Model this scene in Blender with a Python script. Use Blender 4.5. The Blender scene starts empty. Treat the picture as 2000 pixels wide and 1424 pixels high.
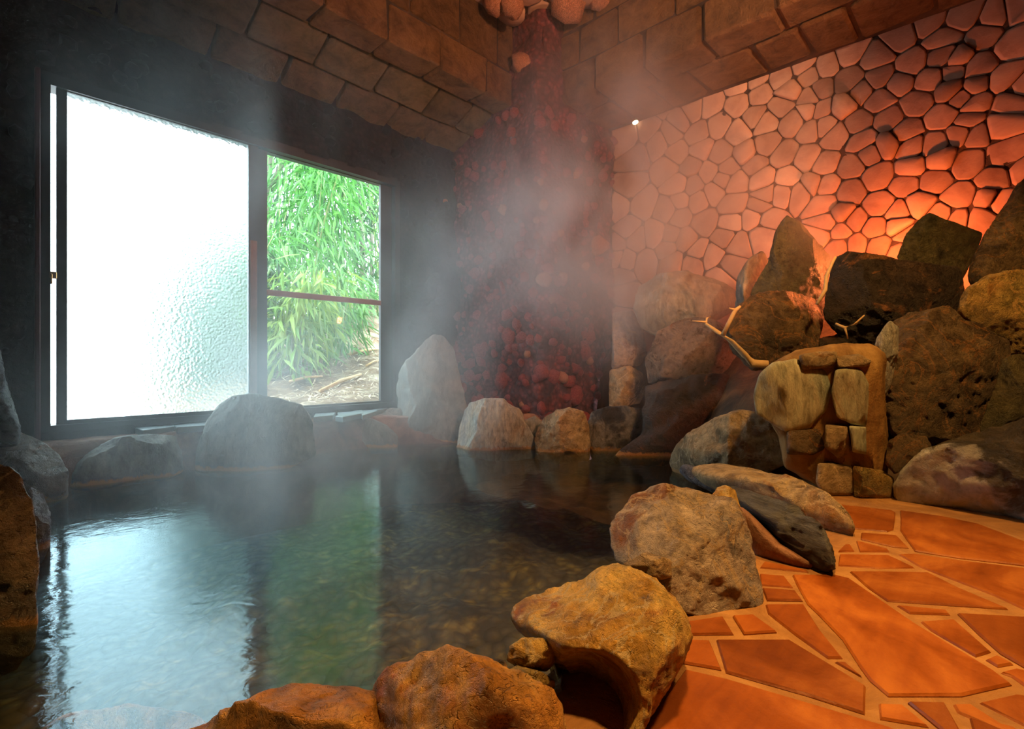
import bpy, bmesh, math, random
import numpy as np
from mathutils import Vector, noise, Matrix

random.seed(7)
np.random.seed(7)
SC = bpy.context.scene
COL = SC.collection

# ------------------------------------------------------------------ camera
# World: X runs along the window wall, Y towards the window wall, z = 0 is the water level.
YAW = math.radians(43.4)
CAM = np.array([0.0, 0.0, 0.70])
FWD = np.array([math.cos(YAW), math.sin(YAW), 0.0])
RGT = np.array([math.sin(YAW), -math.cos(YAW), 0.0])
UPV = np.array([0.0, 0.0, 1.0])
FPX, HX, HY = 993.0, 1000.0, 705.0

cd = bpy.data.cameras.new('camera')
cam = bpy.data.objects.new('camera', cd)
COL.objects.link(cam)
cd.sensor_width = 36.0
cd.lens = 36.0 * FPX / 2000.0
cd.shift_y = -7.0 / 2000.0
cd.clip_start = 0.02
cam.matrix_world = Matrix(((RGT[0], 0, -FWD[0], CAM[0]), (RGT[1], 0, -FWD[1], CAM[1]), (0, 1, 0, CAM[2]), (0, 0, 0, 1)))
SC.camera = cam

# ------------------------------------------------------------------ world, sun, lamps, exposure
W = bpy.data.worlds.new('overcast_sky')
SC.world = W
W.use_nodes = True
wb = W.node_tree.nodes['Background']
wb.inputs['Color'].default_value = (0.74, 0.92, 1.0, 1)
wb.inputs['Strength'].default_value = 10.0

def light(name, kind, loc, energy, color, size=0.1, target=None, spot=None):
    l = bpy.data.lights.new(name, kind)
    l.energy = energy
    l.color = color
    if kind == 'AREA':
        l.size = size
    elif kind == 'SUN':
        l.angle = math.radians(3)
    else:
        l.shadow_soft_size = size
    if spot:
        l.spot_size = math.radians(spot)
        l.spot_blend = 0.6
    o = bpy.data.objects.new(name, l)
    COL.objects.link(o)
    o.location = loc
    if target is not None:
        o.rotation_euler = (Vector(target) - Vector(loc)).to_track_quat('-Z', 'Y').to_euler()
    return o

light('sun', 'SUN', (0, 0, 10), 7.5, (1.0, 0.96, 0.86), target=(3.0, 5.5, 0))
WARM = (1.0, 0.53, 0.15)
light('ceiling_lamp', 'SPOT', (0.95, 0.15, 3.3), 470, WARM, 0.12, target=(0.98, 0.52, 0), spot=62)
light('side_lamp', 'SPOT', (2.1, -0.35, 3.0), 290, WARM, 0.12, target=(2.3, 0.1, 0), spot=112)
light('rock_lamp', 'POINT', (4.03, 0.47, 1.35), 60, (1.0, 0.20, 0.05), 0.05)
light('added_fill_spot', 'SPOT', (1.3, -0.9, 2.3), 800, (1.0, 0.45, 0.22), 0.12, target=(3.4, 2.8, 2.5), spot=72)  # unseen spot added to brighten the beams, pillar and left cobbles
po = light('window_portal', 'AREA', (1.6, 4.12, 1.35), 1.0, (1, 1, 1), 2.6, target=(1.6, 0, 1.35))
po.data.shape = 'RECTANGLE'
po.data.size_y = 2.2
po.data.cycles.is_portal = True

SC.view_settings.view_transform = 'Standard'
SC.view_settings.look = 'None'
SC.view_settings.gamma = 1
SC.view_settings.use_curve_mapping = False
SC.view_settings.exposure = 0.0
cy = SC.cycles
cy.use_denoising = True
cy.max_bounces = 8
cy.diffuse_bounces = 3
cy.glossy_bounces = 4
cy.transmission_bounces = 6
cy.transparent_max_bounces = 12
cy.volume_bounces = 2
cy.volume_step_rate = 3.0
cy.use_adaptive_sampling = True
cy.adaptive_threshold = 0.02
cy.sample_clamp_indirect = 6.0
cy.caustics_reflective = False
cy.caustics_refractive = False

# ------------------------------------------------------------------ pixel geometry
def ray(px, py):
    return FWD + RGT * ((px - HX) / FPX) + UPV * ((HY - py) / FPX)
def P(px, py, t):
    return CAM + ray(px, py) * t
def onX(px, py, X):
    d = ray(px, py); return CAM + d * (X / d[0])
def onY(px, py, Y):
    d = ray(px, py); return CAM + d * (Y / d[1])
def onZ(px, py, z):
    d = ray(px, py); return CAM + d * ((z - CAM[2]) / d[2])

# ------------------------------------------------------------------ object helpers
def link(name, me, mat=None, parent=None, loc=None, smooth=True, **props):
    o = bpy.data.objects.new(name, me)
    COL.objects.link(o)
    if mat is not None and me is not None:
        me.materials.clear()
        me.materials.append(mat)
    if parent is not None:
        o.parent = parent
    if loc is not None:
        o.location = loc
    if me is not None and smooth:
        me.polygons.foreach_set('use_smooth', [True] * len(me.polygons))
    for k, v in props.items():
        o[k] = v
    return o

def empty(name, loc=(0, 0, 0), **props):
    o = bpy.data.objects.new(name, None)
    COL.objects.link(o)
    o.location = loc
    o.empty_display_size = 0.1
    for k, v in props.items():
        o[k] = v
    return o

def mesh(name, verts, faces):
    me = bpy.data.meshes.new(name)
    me.from_pydata([tuple(map(float, v)) for v in verts], [], [tuple(map(int, f)) for f in faces])
    me.update()
    return me

def bm_mesh(name, bm, normals=True):
    if normals:
        bmesh.ops.recalc_face_normals(bm, faces=bm.faces)
    me = bpy.data.meshes.new(name)
    bm.to_mesh(me)
    bm.free()
    return me

def box_bm(bm, x0, x1, y0, y1, z0, z1):
    v = [bm.verts.new(p) for p in ((x0,y0,z0),(x1,y0,z0),(x1,y1,z0),(x0,y1,z0),(x0,y0,z1),(x1,y0,z1),(x1,y1,z1),(x0,y1,z1))]
    for f in ((0,3,2,1),(4,5,6,7),(0,1,5,4),(1,2,6,5),(2,3,7,6),(3,0,4,7)):
        bm.faces.new([v[i] for i in f])
    return v

def block_mesh(name, x0, x1, y0, y1, z0, z1, bev=0.012, jit=0.008, fn=None):
    bm = bmesh.new()
    v = box_bm(bm, x0, x1, y0, y1, z0, z1)
    for q in v:
        q.co += Vector([random.uniform(-jit, jit) for _ in range(3)])
    if bev > 0:
        bmesh.ops.bevel(bm, geom=list(bm.edges), offset=bev, segments=1, affect='EDGES', profile=0.5)
    if fn:
        for q in bm.verts:
            q.co = fn(q.co)
    return bm_mesh(name, bm)

def tube(name, pts, radii, sides=7):
    pts = [Vector(p) for p in pts]
    verts, faces = [], []
    n = len(pts)
    for i, p in enumerate(pts):
        d = (pts[min(i + 1, n - 1)] - pts[max(i - 1, 0)]).normalized()
        a = d.orthogonal().normalized()
        b = d.cross(a)
        for k in range(sides):
            an = 2 * math.pi * k / sides
            verts.append(p + (a * math.cos(an) + b * math.sin(an)) * radii[i])
    for i in range(n - 1):
        for k in range(sides):
            faces.append((i*sides+k, i*sides+(k+1) % sides, (i+1)*sides+(k+1) % sides, (i+1)*sides+k))
    faces.append(tuple(range(sides))[::-1])
    faces.append(tuple((n-1)*sides+k for k in range(sides)))
    return mesh(name, verts, faces)

# ------------------------------------------------------------------ materials
def s2l(c):
    return tuple(((x/255)/12.92 if x/255 <= 0.04045 else ((x/255+0.055)/1.055)**2.4) for x in c) + (1.0,)

class NT:
    def __init__(self, name):
        self.m = bpy.data.materials.new(name)
        self.m.use_nodes = True
        self.t = self.m.node_tree
        self.t.nodes.clear()
        self.out = self.t.nodes.new('ShaderNodeOutputMaterial')
    def n(self, typ, ins=None, **at):
        nd = self.t.nodes.new(typ)
        for k, v in at.items():
            setattr(nd, k, v)
        for k, v in (ins or {}).items():
            self.set(nd, k, v)
        return nd
    def set(self, nd, k, v):
        s = nd.inputs[k]
        if hasattr(v, 'links') and hasattr(v, 'is_output'):
            self.t.links.new(v, s)
        else:
            s.default_value = v
    def math(self, op, a, b=0.0, c=None, clamp=False):
        nd = self.n('ShaderNodeMath', operation=op, use_clamp=clamp)
        self.set(nd, 0, a); self.set(nd, 1, b)
        if c is not None: self.set(nd, 2, c)
        return nd.outputs[0]
    def noise(self, vec, scale, detail=5, rough=0.6, dist=0.0):
        nd = self.n('ShaderNodeTexNoise', {'Vector': vec, 'Scale': scale, 'Detail': detail, 'Roughness': rough, 'Distortion': dist})
        return nd.outputs['Fac'], nd.outputs['Color']
    def ramp(self, fac, stops, interp='LINEAR'):
        nd = self.n('ShaderNodeValToRGB', {'Fac': fac})
        cr = nd.color_ramp
        cr.interpolation = interp
        while len(cr.elements) < len(stops):
            cr.elements.new(0.5)
        for e, (p, c) in zip(cr.elements, stops):
            e.position = p
            e.color = c if len(c) == 4 else tuple(c) + (1,)
        return nd.outputs[0]
    def step(self, fac, lo, hi):
        nd = self.n('ShaderNodeMapRange', {'Value': fac, 'From Min': lo, 'From Max': hi, 'To Min': 0.0, 'To Max': 1.0}, interpolation_type='SMOOTHSTEP')
        return nd.outputs[0]
    def mix(self, fac, a, b, typ='MIX'):
        nd = self.n('ShaderNodeMix', data_type='RGBA', blend_type=typ)
        self.set(nd, 0, fac); self.set(nd, 6, a); self.set(nd, 7, b)
        return nd.outputs[2]
    def coords(self, stretch=(1, 1, 1), rnd=True, kind='Object', rot=(0, 0, 0)):
        tc = self.n('ShaderNodeTexCoord')
        mp = self.n('ShaderNodeMapping', {'Vector': tc.outputs[kind], 'Scale': stretch, 'Rotation': rot})
        if not rnd:
            return mp.outputs[0]
        oi = self.n('ShaderNodeObjectInfo')
        cb = self.n('ShaderNodeCombineXYZ', {'X': self.math('MULTIPLY', oi.outputs['Random'], 37.0), 'Y': self.math('MULTIPLY', oi.outputs['Random'], 61.0), 'Z': self.math('MULTIPLY', oi.outputs['Random'], 17.0)})
        ad = self.n('ShaderNodeVectorMath', {0: mp.outputs[0], 1: cb.outputs[0]}, operation='ADD')
        return ad.outputs[0]
    def bump(self, h, strength=0.5, dist=0.02, normal=None):
        ins = {'Height': h, 'Strength': strength, 'Distance': dist}
        if normal is not None: ins['Normal'] = normal
        return self.n('ShaderNodeBump', ins).outputs[0]
    def pbr(self, base, rough=0.6, normal=None, spec=0.5, **kw):
        ins = {'Base Color': base, 'Roughness': rough, 'Specular IOR Level': spec}
        if normal is not None: ins['Normal'] = normal
        ins.update(kw)
        p = self.n('ShaderNodeBsdfPrincipled', ins)
        self.t.links.new(p.outputs[0], self.out.inputs['Surface'])
        return self.m

def rock_mat(name, cols, rust=None, rust_lo=0.55, rust_hi=0.7, scale=4.0, stretch=(1, 1, 1), rot=(0, 0, 0), vein=None, crack=0.5,
             bump=0.6, rough=(0.35, 0.75), dark=0.45, crust=True, spec=0.5):
    t = NT(name)
    v = t.coords(stretch, True, 'Object', rot)
    f1, _ = t.noise(v, scale, 7, 0.62, 0.6)
    k = len(cols)
    base = t.ramp(f1, [(0.30 + 0.40 * i / (k - 1), s2l(c)) for i, c in enumerate(cols)])
    f2, _ = t.noise(v, scale * 5, 9, 0.7, 0.3)
    base = t.mix(1.0, base, t.ramp(f2, [(0.28, (dark, dark, dark)), (0.48, (1.05, 1.05, 1.05)), (0.75, (1.7, 1.7, 1.7))]), 'MULTIPLY')
    if rust is not None:
        off = t.n('ShaderNodeVectorMath', {0: v, 1: (5.2, 1.3, 8.1)}, operation='ADD').outputs[0]
        f3, _ = t.noise(off, scale * 0.8, 7, 0.65, 1.4)
        base = t.mix(t.step(f3, rust_lo, rust_hi), base, t.ramp(f2, [(0.3, s2l(tuple(int(x * 0.55) for x in rust))), (0.6, s2l(rust))]))
    if vein is not None:
        off = t.n('ShaderNodeVectorMath', {0: v, 1: (1.2, 7.3, 2.1)}, operation='ADD').outputs[0]
        f4, _ = t.noise(off, scale * 0.9, 5, 0.55, 2.2)
        d = t.math('ABSOLUTE', t.math('SUBTRACT', f4, 0.5))
        base = t.mix(t.math('MULTIPLY', t.step(d, 0.025, 0.004), 0.75), base, s2l(vein))
    vo = t.n('ShaderNodeTexVoronoi', {'Vector': v, 'Scale': scale * 1.6}, feature='DISTANCE_TO_EDGE')
    w1, wc = t.noise(v, scale * 2.2, 4, 0.6, 0.5)
    wv = t.n('ShaderNodeVectorMath', {0: v, 1: wc}, operation='ADD').outputs[0]
    t.t.links.new(wv, vo.inputs['Vector'])
    ck = t.step(vo.outputs['Distance'], 0.0, 0.035)
    base = t.mix(t.math('MULTIPLY', t.math('SUBTRACT', 1.0, ck), 0.45 * crack), base, (0.01, 0.008, 0.006, 1))
    if crust:
        g = t.n('ShaderNodeNewGeometry')
        z = t.n('ShaderNodeSeparateXYZ', {'Vector': g.outputs['Position']}).outputs['Z']
        zz = t.math('ADD', z, t.math('MULTIPLY', t.math('SUBTRACT', f2, 0.5), 0.09))
        m = t.math('MULTIPLY', t.step(zz, 0.032, 0.014), t.step(z, -0.02, 0.004))
        base = t.mix(t.math('MULTIPLY', m, 0.85), base, s2l((205, 148, 82)))
    f6, _ = t.noise(v, scale * 14, 6, 0.7)
    h = t.math('ADD', t.math('MULTIPLY', f2, 0.9), t.math('ADD', t.math('MULTIPLY', f6, 0.35), t.math('MULTIPLY', ck, 0.35 * crack)))
    nrm = t.bump(h, min(1.0, bump * 1.2), 0.05)
    rg = t.n('ShaderNodeMapRange', {'Value': f2, 'From Min': 0.3, 'From Max': 0.7, 'To Min': rough[0], 'To Max': rough[1]}).outputs[0]
    return t.pbr(base, rg, nrm, spec)

M = {}
M['ochre'] = rock_mat('ochre_rock', [(100, 70, 26), (190, 142, 56), (228, 190, 108), (146, 104, 44)], rust=(172, 86, 22), scale=5.0, vein=(222, 198, 150), bump=0.9)
M['rust'] = rock_mat('rust_rock', [(124, 84, 38), (190, 130, 54), (208, 160, 88), (124, 108, 92)], rust=(188, 104, 26), rust_lo=0.55, rust_hi=0.67, scale=4.5, bump=0.9)
M['greybrown'] = rock_mat('grey_brown_rock', [(110, 112, 122), (160, 144, 136), (188, 170, 156), (122, 104, 94)], rust=(150, 92, 48), rust_lo=0.52, rust_hi=0.66, scale=5.0, vein=(200, 170, 130), bump=1.0)
M['slate'] = rock_mat('slate_rock', [(60, 62, 68), (100, 100, 104), (66, 60, 60), (150, 144, 138)], scale=4.0, stretch=(1.0, 1.0, 5.0), rot=(0.5, 0.3, 0.4), bump=1.0, crust=True)
M['tan'] = rock_mat('tan_rock', [(108, 88, 62), (152, 124, 86), (186, 160, 120), (120, 96, 66)], rust=(170, 112, 52), rust_lo=0.56, scale=4.0, vein=(210, 180, 140), bump=0.8)
M['green'] = rock_mat('green_grey_stone', [(130, 140, 126), (164, 168, 146), (180, 174, 146), (138, 132, 110)], rust=(160, 118, 70), rust_lo=0.6, rust_hi=0.75, scale=3.0, stretch=(2.2, 2.2, 0.6), bump=0.45, crack=0.15)
M['grey'] = rock_mat('grey_rock', [(78, 82, 80), (112, 114, 108), (136, 130, 118), (90, 82, 72)], rust=(120, 92, 64), rust_lo=0.6, rust_hi=0.75, scale=3.0, stretch=(1.6, 1.6, 0.8), bump=0.55, crack=0.3)
M['white'] = rock_mat('pale_rock', [(150, 150, 146), (186, 184, 176), (200, 190, 170), (168, 146, 116)], rust=(176, 130, 84), rust_lo=0.58, rust_hi=0.72, scale=4.0, stretch=(2, 2, 0.7), bump=0.8)
M['brown'] = rock_mat('brown_rock', [(52, 40, 30), (92, 72, 52), (120, 98, 70), (70, 52, 38)], rust=(140, 86, 46), rust_lo=0.56, rust_hi=0.72, scale=4.0, vein=(160, 112, 66), bump=1.0)
M['dark'] = rock_mat('dark_rock', [(30, 24, 20), (56, 44, 36), (44, 32, 28), (78, 58, 44)], rust=(150, 98, 60), rust_lo=0.59, rust_hi=0.64, scale=3.5, bump=0.8)
M['olive'] = rock_mat('olive_rock', [(52, 48, 32), (78, 72, 46), (94, 84, 56), (60, 52, 36)], scale=4.0, bump=0.8)
M['gold'] = rock_mat('gold_rock', [(96, 82, 46), (140, 118, 62), (176, 142, 78), (120, 96, 52)], rust=(180, 124, 54), rust_lo=0.52, rust_hi=0.66, scale=3.5, vein=(206, 160, 92), bump=0.9)
M['blue'] = rock_mat('wet_blue_grey_rock', [(70, 72, 82), (104, 104, 116), (128, 122, 128), (84, 74, 72)], rust=(120, 84, 60), rust_lo=0.6, rust_hi=0.74, scale=4.0, bump=1.0, rough=(0.15, 0.45))
M['wet'] = rock_mat('wet_brown_rock', [(64, 54, 50), (104, 88, 78), (128, 108, 92), (86, 66, 54)], rust=(150, 88, 44), rust_lo=0.6, rust_hi=0.72, scale=4.0, vein=(150, 130, 110), bump=1.0, rough=(0.18, 0.5))
M['mottled'] = rock_mat('mottled_rock', [(34, 30, 28), (60, 54, 50), (140, 132, 120), (48, 40, 36)], rust=(120, 80, 46), rust_lo=0.6, scale=5.0, bump=0.9)

def two_tone(name):
    t = NT(name)
    v = t.coords((1, 1, 1), False)
    f1, _ = t.noise(v, 5, 8, 0.65, 0.8)
    f2, _ = t.noise(v, 22, 8, 0.7, 0.3)
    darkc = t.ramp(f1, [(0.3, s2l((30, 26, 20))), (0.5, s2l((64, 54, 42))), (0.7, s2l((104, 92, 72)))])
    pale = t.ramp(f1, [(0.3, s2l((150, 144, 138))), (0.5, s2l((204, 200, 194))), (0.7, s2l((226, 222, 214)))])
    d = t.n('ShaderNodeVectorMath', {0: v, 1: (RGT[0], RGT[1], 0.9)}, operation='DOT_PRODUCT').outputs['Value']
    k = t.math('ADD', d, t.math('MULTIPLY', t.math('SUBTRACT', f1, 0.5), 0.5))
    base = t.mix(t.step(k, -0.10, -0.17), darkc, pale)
    base = t.mix(1.0, base, t.ramp(f2, [(0.3, (0.5, 0.5, 0.5)), (0.5, (1, 1, 1)), (0.8, (1.4, 1.4, 1.4))]), 'MULTIPLY')
    return t.pbr(base, 0.55, t.bump(t.math('ADD', f2, f1), 0.9, 0.035), 0.5)
M['twotone'] = two_tone('dark_rock_with_pale_patch')

def mortar_mat(name, c0, c1, c2, drip=True):
    t = NT(name)
    v = t.coords((1, 1, 0.35) if drip else (1, 1, 1), False)
    f1, _ = t.noise(v, 6, 8, 0.65, 0.8)
    base = t.ramp(f1, [(0.3, s2l(c0)), (0.5, s2l(c1)), (0.7, s2l(c2))])
    f2, _ = t.noise(t.coords((1, 1, 1), False), 45, 5, 0.7)
    g = t.n('ShaderNodeNewGeometry')
    z = t.n('ShaderNodeSeparateXYZ', {'Vector': g.outputs['Position']}).outputs['Z']
    nrm = t.bump(t.math('ADD', f1, t.math('MULTIPLY', f2, 0.3)), 0.6, 0.03)
    return t.pbr(base, 0.7, nrm, 0.4)
M['mortar'] = mortar_mat('ochre_mortar', (96, 68, 38), (146, 108, 60), (184, 146, 88))
M['ledge'] = mortar_mat('red_brown_mortar', (84, 58, 46), (128, 88, 66), (160, 120, 92), False)
M['mound'] = mortar_mat('dark_mound_mortar', (30, 24, 20), (54, 42, 32), (84, 62, 44))
M['mound_ochre'] = mortar_mat('brown_mound_mortar', (44, 32, 22), (84, 60, 38), (124, 92, 56))
M['joint'] = mortar_mat('dark_wall_joint', (48, 36, 30), (70, 52, 42), (92, 68, 54), False)
M['grout'] = mortar_mat('floor_grout', (128, 86, 46), (152, 106, 58), (178, 130, 78), False)

def cobble_mat():
    t = NT('cobble_stone')
    oi = t.n('ShaderNodeObjectInfo')
    v = t.coords((1, 1, 1), True)
    f1, _ = t.noise(v, 5, 6, 0.6, 0.4)
    base = t.ramp(f1, [(0.3, s2l((150, 112, 92))), (0.5, s2l((176, 136, 112))), (0.7, s2l((190, 152, 124)))])
    hs = t.n('ShaderNodeHueSaturation', {'Color': base, 'Saturation': 0.9, 'Value': t.math('MULTIPLY_ADD', oi.outputs['Random'], 0.45, 0.72)})
    f2, _ = t.noise(v, 40, 6, 0.7)
    nrm = t.bump(t.math('ADD', t.math('MULTIPLY', f1, 0.8), t.math('MULTIPLY', f2, 0.3)), 0.35, 0.02)
    return t.pbr(hs.outputs[0], 0.75, nrm, 0.3)
M['cobble'] = cobble_mat()

def block_mat(name, cols, bump=1.0):
    t = NT(name)
    oi = t.n('ShaderNodeObjectInfo')
    v = t.coords((1, 1, 1), True)
    f1, _ = t.noise(v, 7, 8, 0.7, 0.5)
    base = t.ramp(f1, [(0.28, s2l(cols[0])), (0.5, s2l(cols[1])), (0.72, s2l(cols[2]))])
    hs = t.n('ShaderNodeHueSaturation', {'Color': base, 'Value': t.math('MULTIPLY_ADD', oi.outputs['Random'], 0.3, 0.85)})
    f2, _ = t.noise(v, 34, 8, 0.75)
    nrm = t.bump(t.math('ADD', f1, t.math('MULTIPLY', f2, 0.8)), bump, 0.12)
    return t.pbr(hs.outputs[0], 0.8, nrm, 0.25)
M['block'] = block_mat('rough_sandstone', [(82, 64, 44), (138, 104, 68), (166, 128, 86)])
M['block_green'] = block_mat('greenish_sandstone', [(78, 74, 56), (120, 108, 80), (146, 126, 94)])

def tile_mat():
    t = NT('terracotta_flagstone')
    oi = t.n('ShaderNodeObjectInfo')
    v = t.coords((1, 1, 1), True)
    f1, _ = t.noise(v, 4, 7, 0.6, 0.7)
    f3, _ = t.noise(t.coords((1.5, 14, 1), True, rot=(0, 0, -0.75)), 3.0, 6, 0.6, 0.4)
    base = t.ramp(t.math('ADD', t.math('MULTIPLY', f1, 0.8), t.math('MULTIPLY', f3, 0.2)), [(0.34, s2l((112, 54, 14))), (0.5, s2l((142, 74, 20))), (0.66, s2l((168, 98, 32)))])
    hs = t.n('ShaderNodeHueSaturation', {'Color': base, 'Value': t.math('MULTIPLY_ADD', oi.outputs['Random'], 0.35, 0.75)})
    f2, _ = t.noise(v, 50, 5, 0.7)
    nrm = t.bump(t.math('ADD', f1, t.math('MULTIPLY', f2, 0.35)), 0.28, 0.02)
    rg = t.n('ShaderNodeMapRange', {'Value': f1, 'From Min': 0.35, 'From Max': 0.65, 'To Min': 0.34, 'To Max': 0.6}).outputs[0]
    return t.pbr(hs.outputs[0], rg, nrm, 0.35)
M['tile'] = tile_mat()

def lava_mat(name, cols, bump=1.0):
    t = NT(name)
    v = t.coords((1, 1, 1), True)
    f1, _ = t.noise(v, 5, 9, 0.72, 0.5)
    base = t.ramp(f1, [(0.3, s2l(cols[0])), (0.5, s2l(cols[1])), (0.66, s2l(cols[2])), (0.8, s2l(cols[3]))])
    vo = t.n('ShaderNodeTexVoronoi', {'Vector': v, 'Scale': 22.0})
    base = t.mix(1.0, base, t.ramp(vo.outputs['Distance'], [(0.1, (1.25, 1.2, 1.2)), (0.6, (0.5, 0.48, 0.48))]), 'MULTIPLY')
    f2, _ = t.noise(v, 30, 7, 0.75)
    h = t.math('SUBTRACT', t.math('ADD', f1, t.math('MULTIPLY', f2, 0.6)), t.math('MULTIPLY', vo.outputs['Distance'], 0.5))
    return t.pbr(base, 0.65, t.bump(h, bump, 0.05), 0.4)
M['lava'] = lava_mat('purple_lava_rubble', [(52, 34, 36), (112, 66, 68), (160, 84, 84), (206, 156, 140)])
M['lava_stone'] = lava_mat('lava_rubble_stone', [(110, 50, 52), (182, 84, 82), (204, 122, 108), (226, 180, 158)], 0.7)
M['pale_lava'] = lava_mat('pale_lava_stone', [(170, 112, 84), (200, 142, 110), (214, 160, 128), (226, 180, 150)], 0.6)
M['dark_lava'] = lava_mat('dark_lava_wall', [(18, 13, 12), (34, 25, 23), (50, 38, 33), (84, 64, 52)], 0.9)  # very dark lava tones, mottled by noise

def flat_mat(name, c, rough=0.5, metallic=0.0, spec=0.5, nb=0.0):
    t = NT(name)
    v = t.coords((1, 1, 1), True)
    f1, _ = t.noise(v, 8, 5, 0.6)
    a = s2l(c)
    base = t.ramp(f1, [(0.3, tuple(x * 0.75 for x in a[:3])), (0.7, tuple(min(1, x * 1.2) for x in a[:3]))])
    f2, _ = t.noise(v, 60, 3, 0.6)
    return t.pbr(base, rough, t.bump(f2, nb, 0.01) if nb else None, spec, Metallic=metallic)
M['frame'] = flat_mat('dark_bronze_aluminium', (46, 43, 45), 0.45, 0.3)
M['rustframe'] = flat_mat('rust_stained_aluminium', (120, 72, 50), 0.6, 0.2, nb=0.3)
M['brass'] = flat_mat('worn_brass', (176, 130, 80), 0.35, 0.9)
M['sill'] = flat_mat('blue_grey_slate_slab', (128, 142, 146), 0.35, nb=0.2)
M['wood'] = flat_mat('pale_driftwood', (206, 170, 122), 0.7, nb=0.3)
M['culm'] = flat_mat('bamboo_culm', (120, 130, 70), 0.5)
M['bark'] = flat_mat('grey_bark', (130, 122, 108), 0.85, nb=0.5)

def leaf_mat(name, c, c2):
    t = NT(name)
    oi = t.n('ShaderNodeObjectInfo')
    g = t.n('ShaderNodeNewGeometry')
    base = t.mix(t.math('FRACT', t.math('ADD', g.outputs['Random Per Island'], oi.outputs['Random'])), s2l(c), s2l(c2))
    p = t.n('ShaderNodeBsdfPrincipled', {'Base Color': base, 'Roughness': 0.4, 'Specular IOR Level': 0.5})
    tr = t.n('ShaderNodeBsdfTranslucent', {'Color': base})
    mx = t.n('ShaderNodeMixShader', {0: 0.4, 1: p.outputs[0], 2: tr.outputs[0]})
    t.t.links.new(mx.outputs[0], t.out.inputs['Surface'])
    return t.m
M['leaf'] = leaf_mat('bamboo_leaf', (40, 104, 36), (112, 172, 84))
M['leaf_dark'] = leaf_mat('dark_green_leaf', (18, 54, 28), (64, 112, 60))  # deeper greens for part of the bamboo
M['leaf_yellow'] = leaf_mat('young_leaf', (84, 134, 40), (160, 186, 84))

def ground_mat():
    t = NT('earth_with_leaf_litter')
    v = t.coords((1, 1, 1), False)
    f1, _ = t.noise(v, 3, 8, 0.7, 0.5)
    base = t.ramp(f1, [(0.32, s2l((70, 54, 40))), (0.5, s2l((150, 124, 100))), (0.66, s2l((196, 178, 152)))])
    f2, _ = t.noise(v, 30, 6, 0.7)
    return t.pbr(base, 0.9, t.bump(t.math('ADD', f1, f2), 0.8, 0.05), 0.2)
M['ground'] = ground_mat()
M['litter'] = flat_mat('dry_leaf_litter', (214, 196, 168), 0.8)

def pool_mat():
    t = NT('pool_bed')
    v = t.coords((1, 1, 1), False)
    w, wc = t.noise(v, 6, 3, 0.5)
    vv = t.n('ShaderNodeVectorMath', {0: v, 1: t.n('ShaderNodeVectorMath', {0: wc, 'Scale': 0.04}, operation='SCALE').outputs[0]}, operation='ADD').outputs[0]
    vo = t.n('ShaderNodeTexVoronoi', {'Vector': vv, 'Scale': 17.0})
    f1, _ = t.noise(v, 2.5, 6, 0.6)
    f2, _ = t.noise(v, 9, 5, 0.6)
    c = t.mix(t.step(f2, 0.5, 0.68), s2l((104, 96, 74)), s2l((150, 134, 86)))
    c = t.mix(t.math('MULTIPLY', t.step(vo.outputs['Distance'], 0.2, 0.7), 0.5), c, s2l((34, 30, 25)))
    c = t.mix(1.0, c, t.ramp(f1, [(0.3, (0.5, 0.5, 0.5)), (0.7, (1.2, 1.2, 1.1))]), 'MULTIPLY')
    return t.pbr(c, 0.8, t.bump(vo.outputs['Distance'], 0.5, -0.05), 0.2)
M['bed'] = pool_mat()

def water_mat():
    t = NT('pool_water')
    v = t.coords((1, 1, 1), False)
    f1, _ = t.noise(t.coords((1.0, 1.0, 1), False), 7.0, 4, 0.5, 1.2)
    f2, _ = t.noise(t.coords((1, 2.2, 1), False, rot=(0, 0, 0.6)), 22, 4, 0.6, 0.8)
    h = t.math('ADD', t.math('MULTIPLY', f1, 0.9), t.math('MULTIPLY', f2, 0.2))
    nrm = t.bump(h, 0.07, 0.03)
    fr = t.n('ShaderNodeFresnel', {'IOR': 1.42, 'Normal': nrm})
    gl = t.n('ShaderNodeBsdfGlossy', {'Color': (0.74, 0.93, 1, 1), 'Roughness': 0.075, 'Normal': nrm})
    tr = t.n('ShaderNodeBsdfTransparent', {'Color': (0.80, 0.84, 0.76, 1)})
    mx = t.n('ShaderNodeMixShader', {0: fr.outputs[0], 1: tr.outputs[0], 2: gl.outputs[0]})
    t.t.links.new(mx.outputs[0], t.out.inputs['Surface'])
    return t.m
M['water'] = water_mat()

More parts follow.
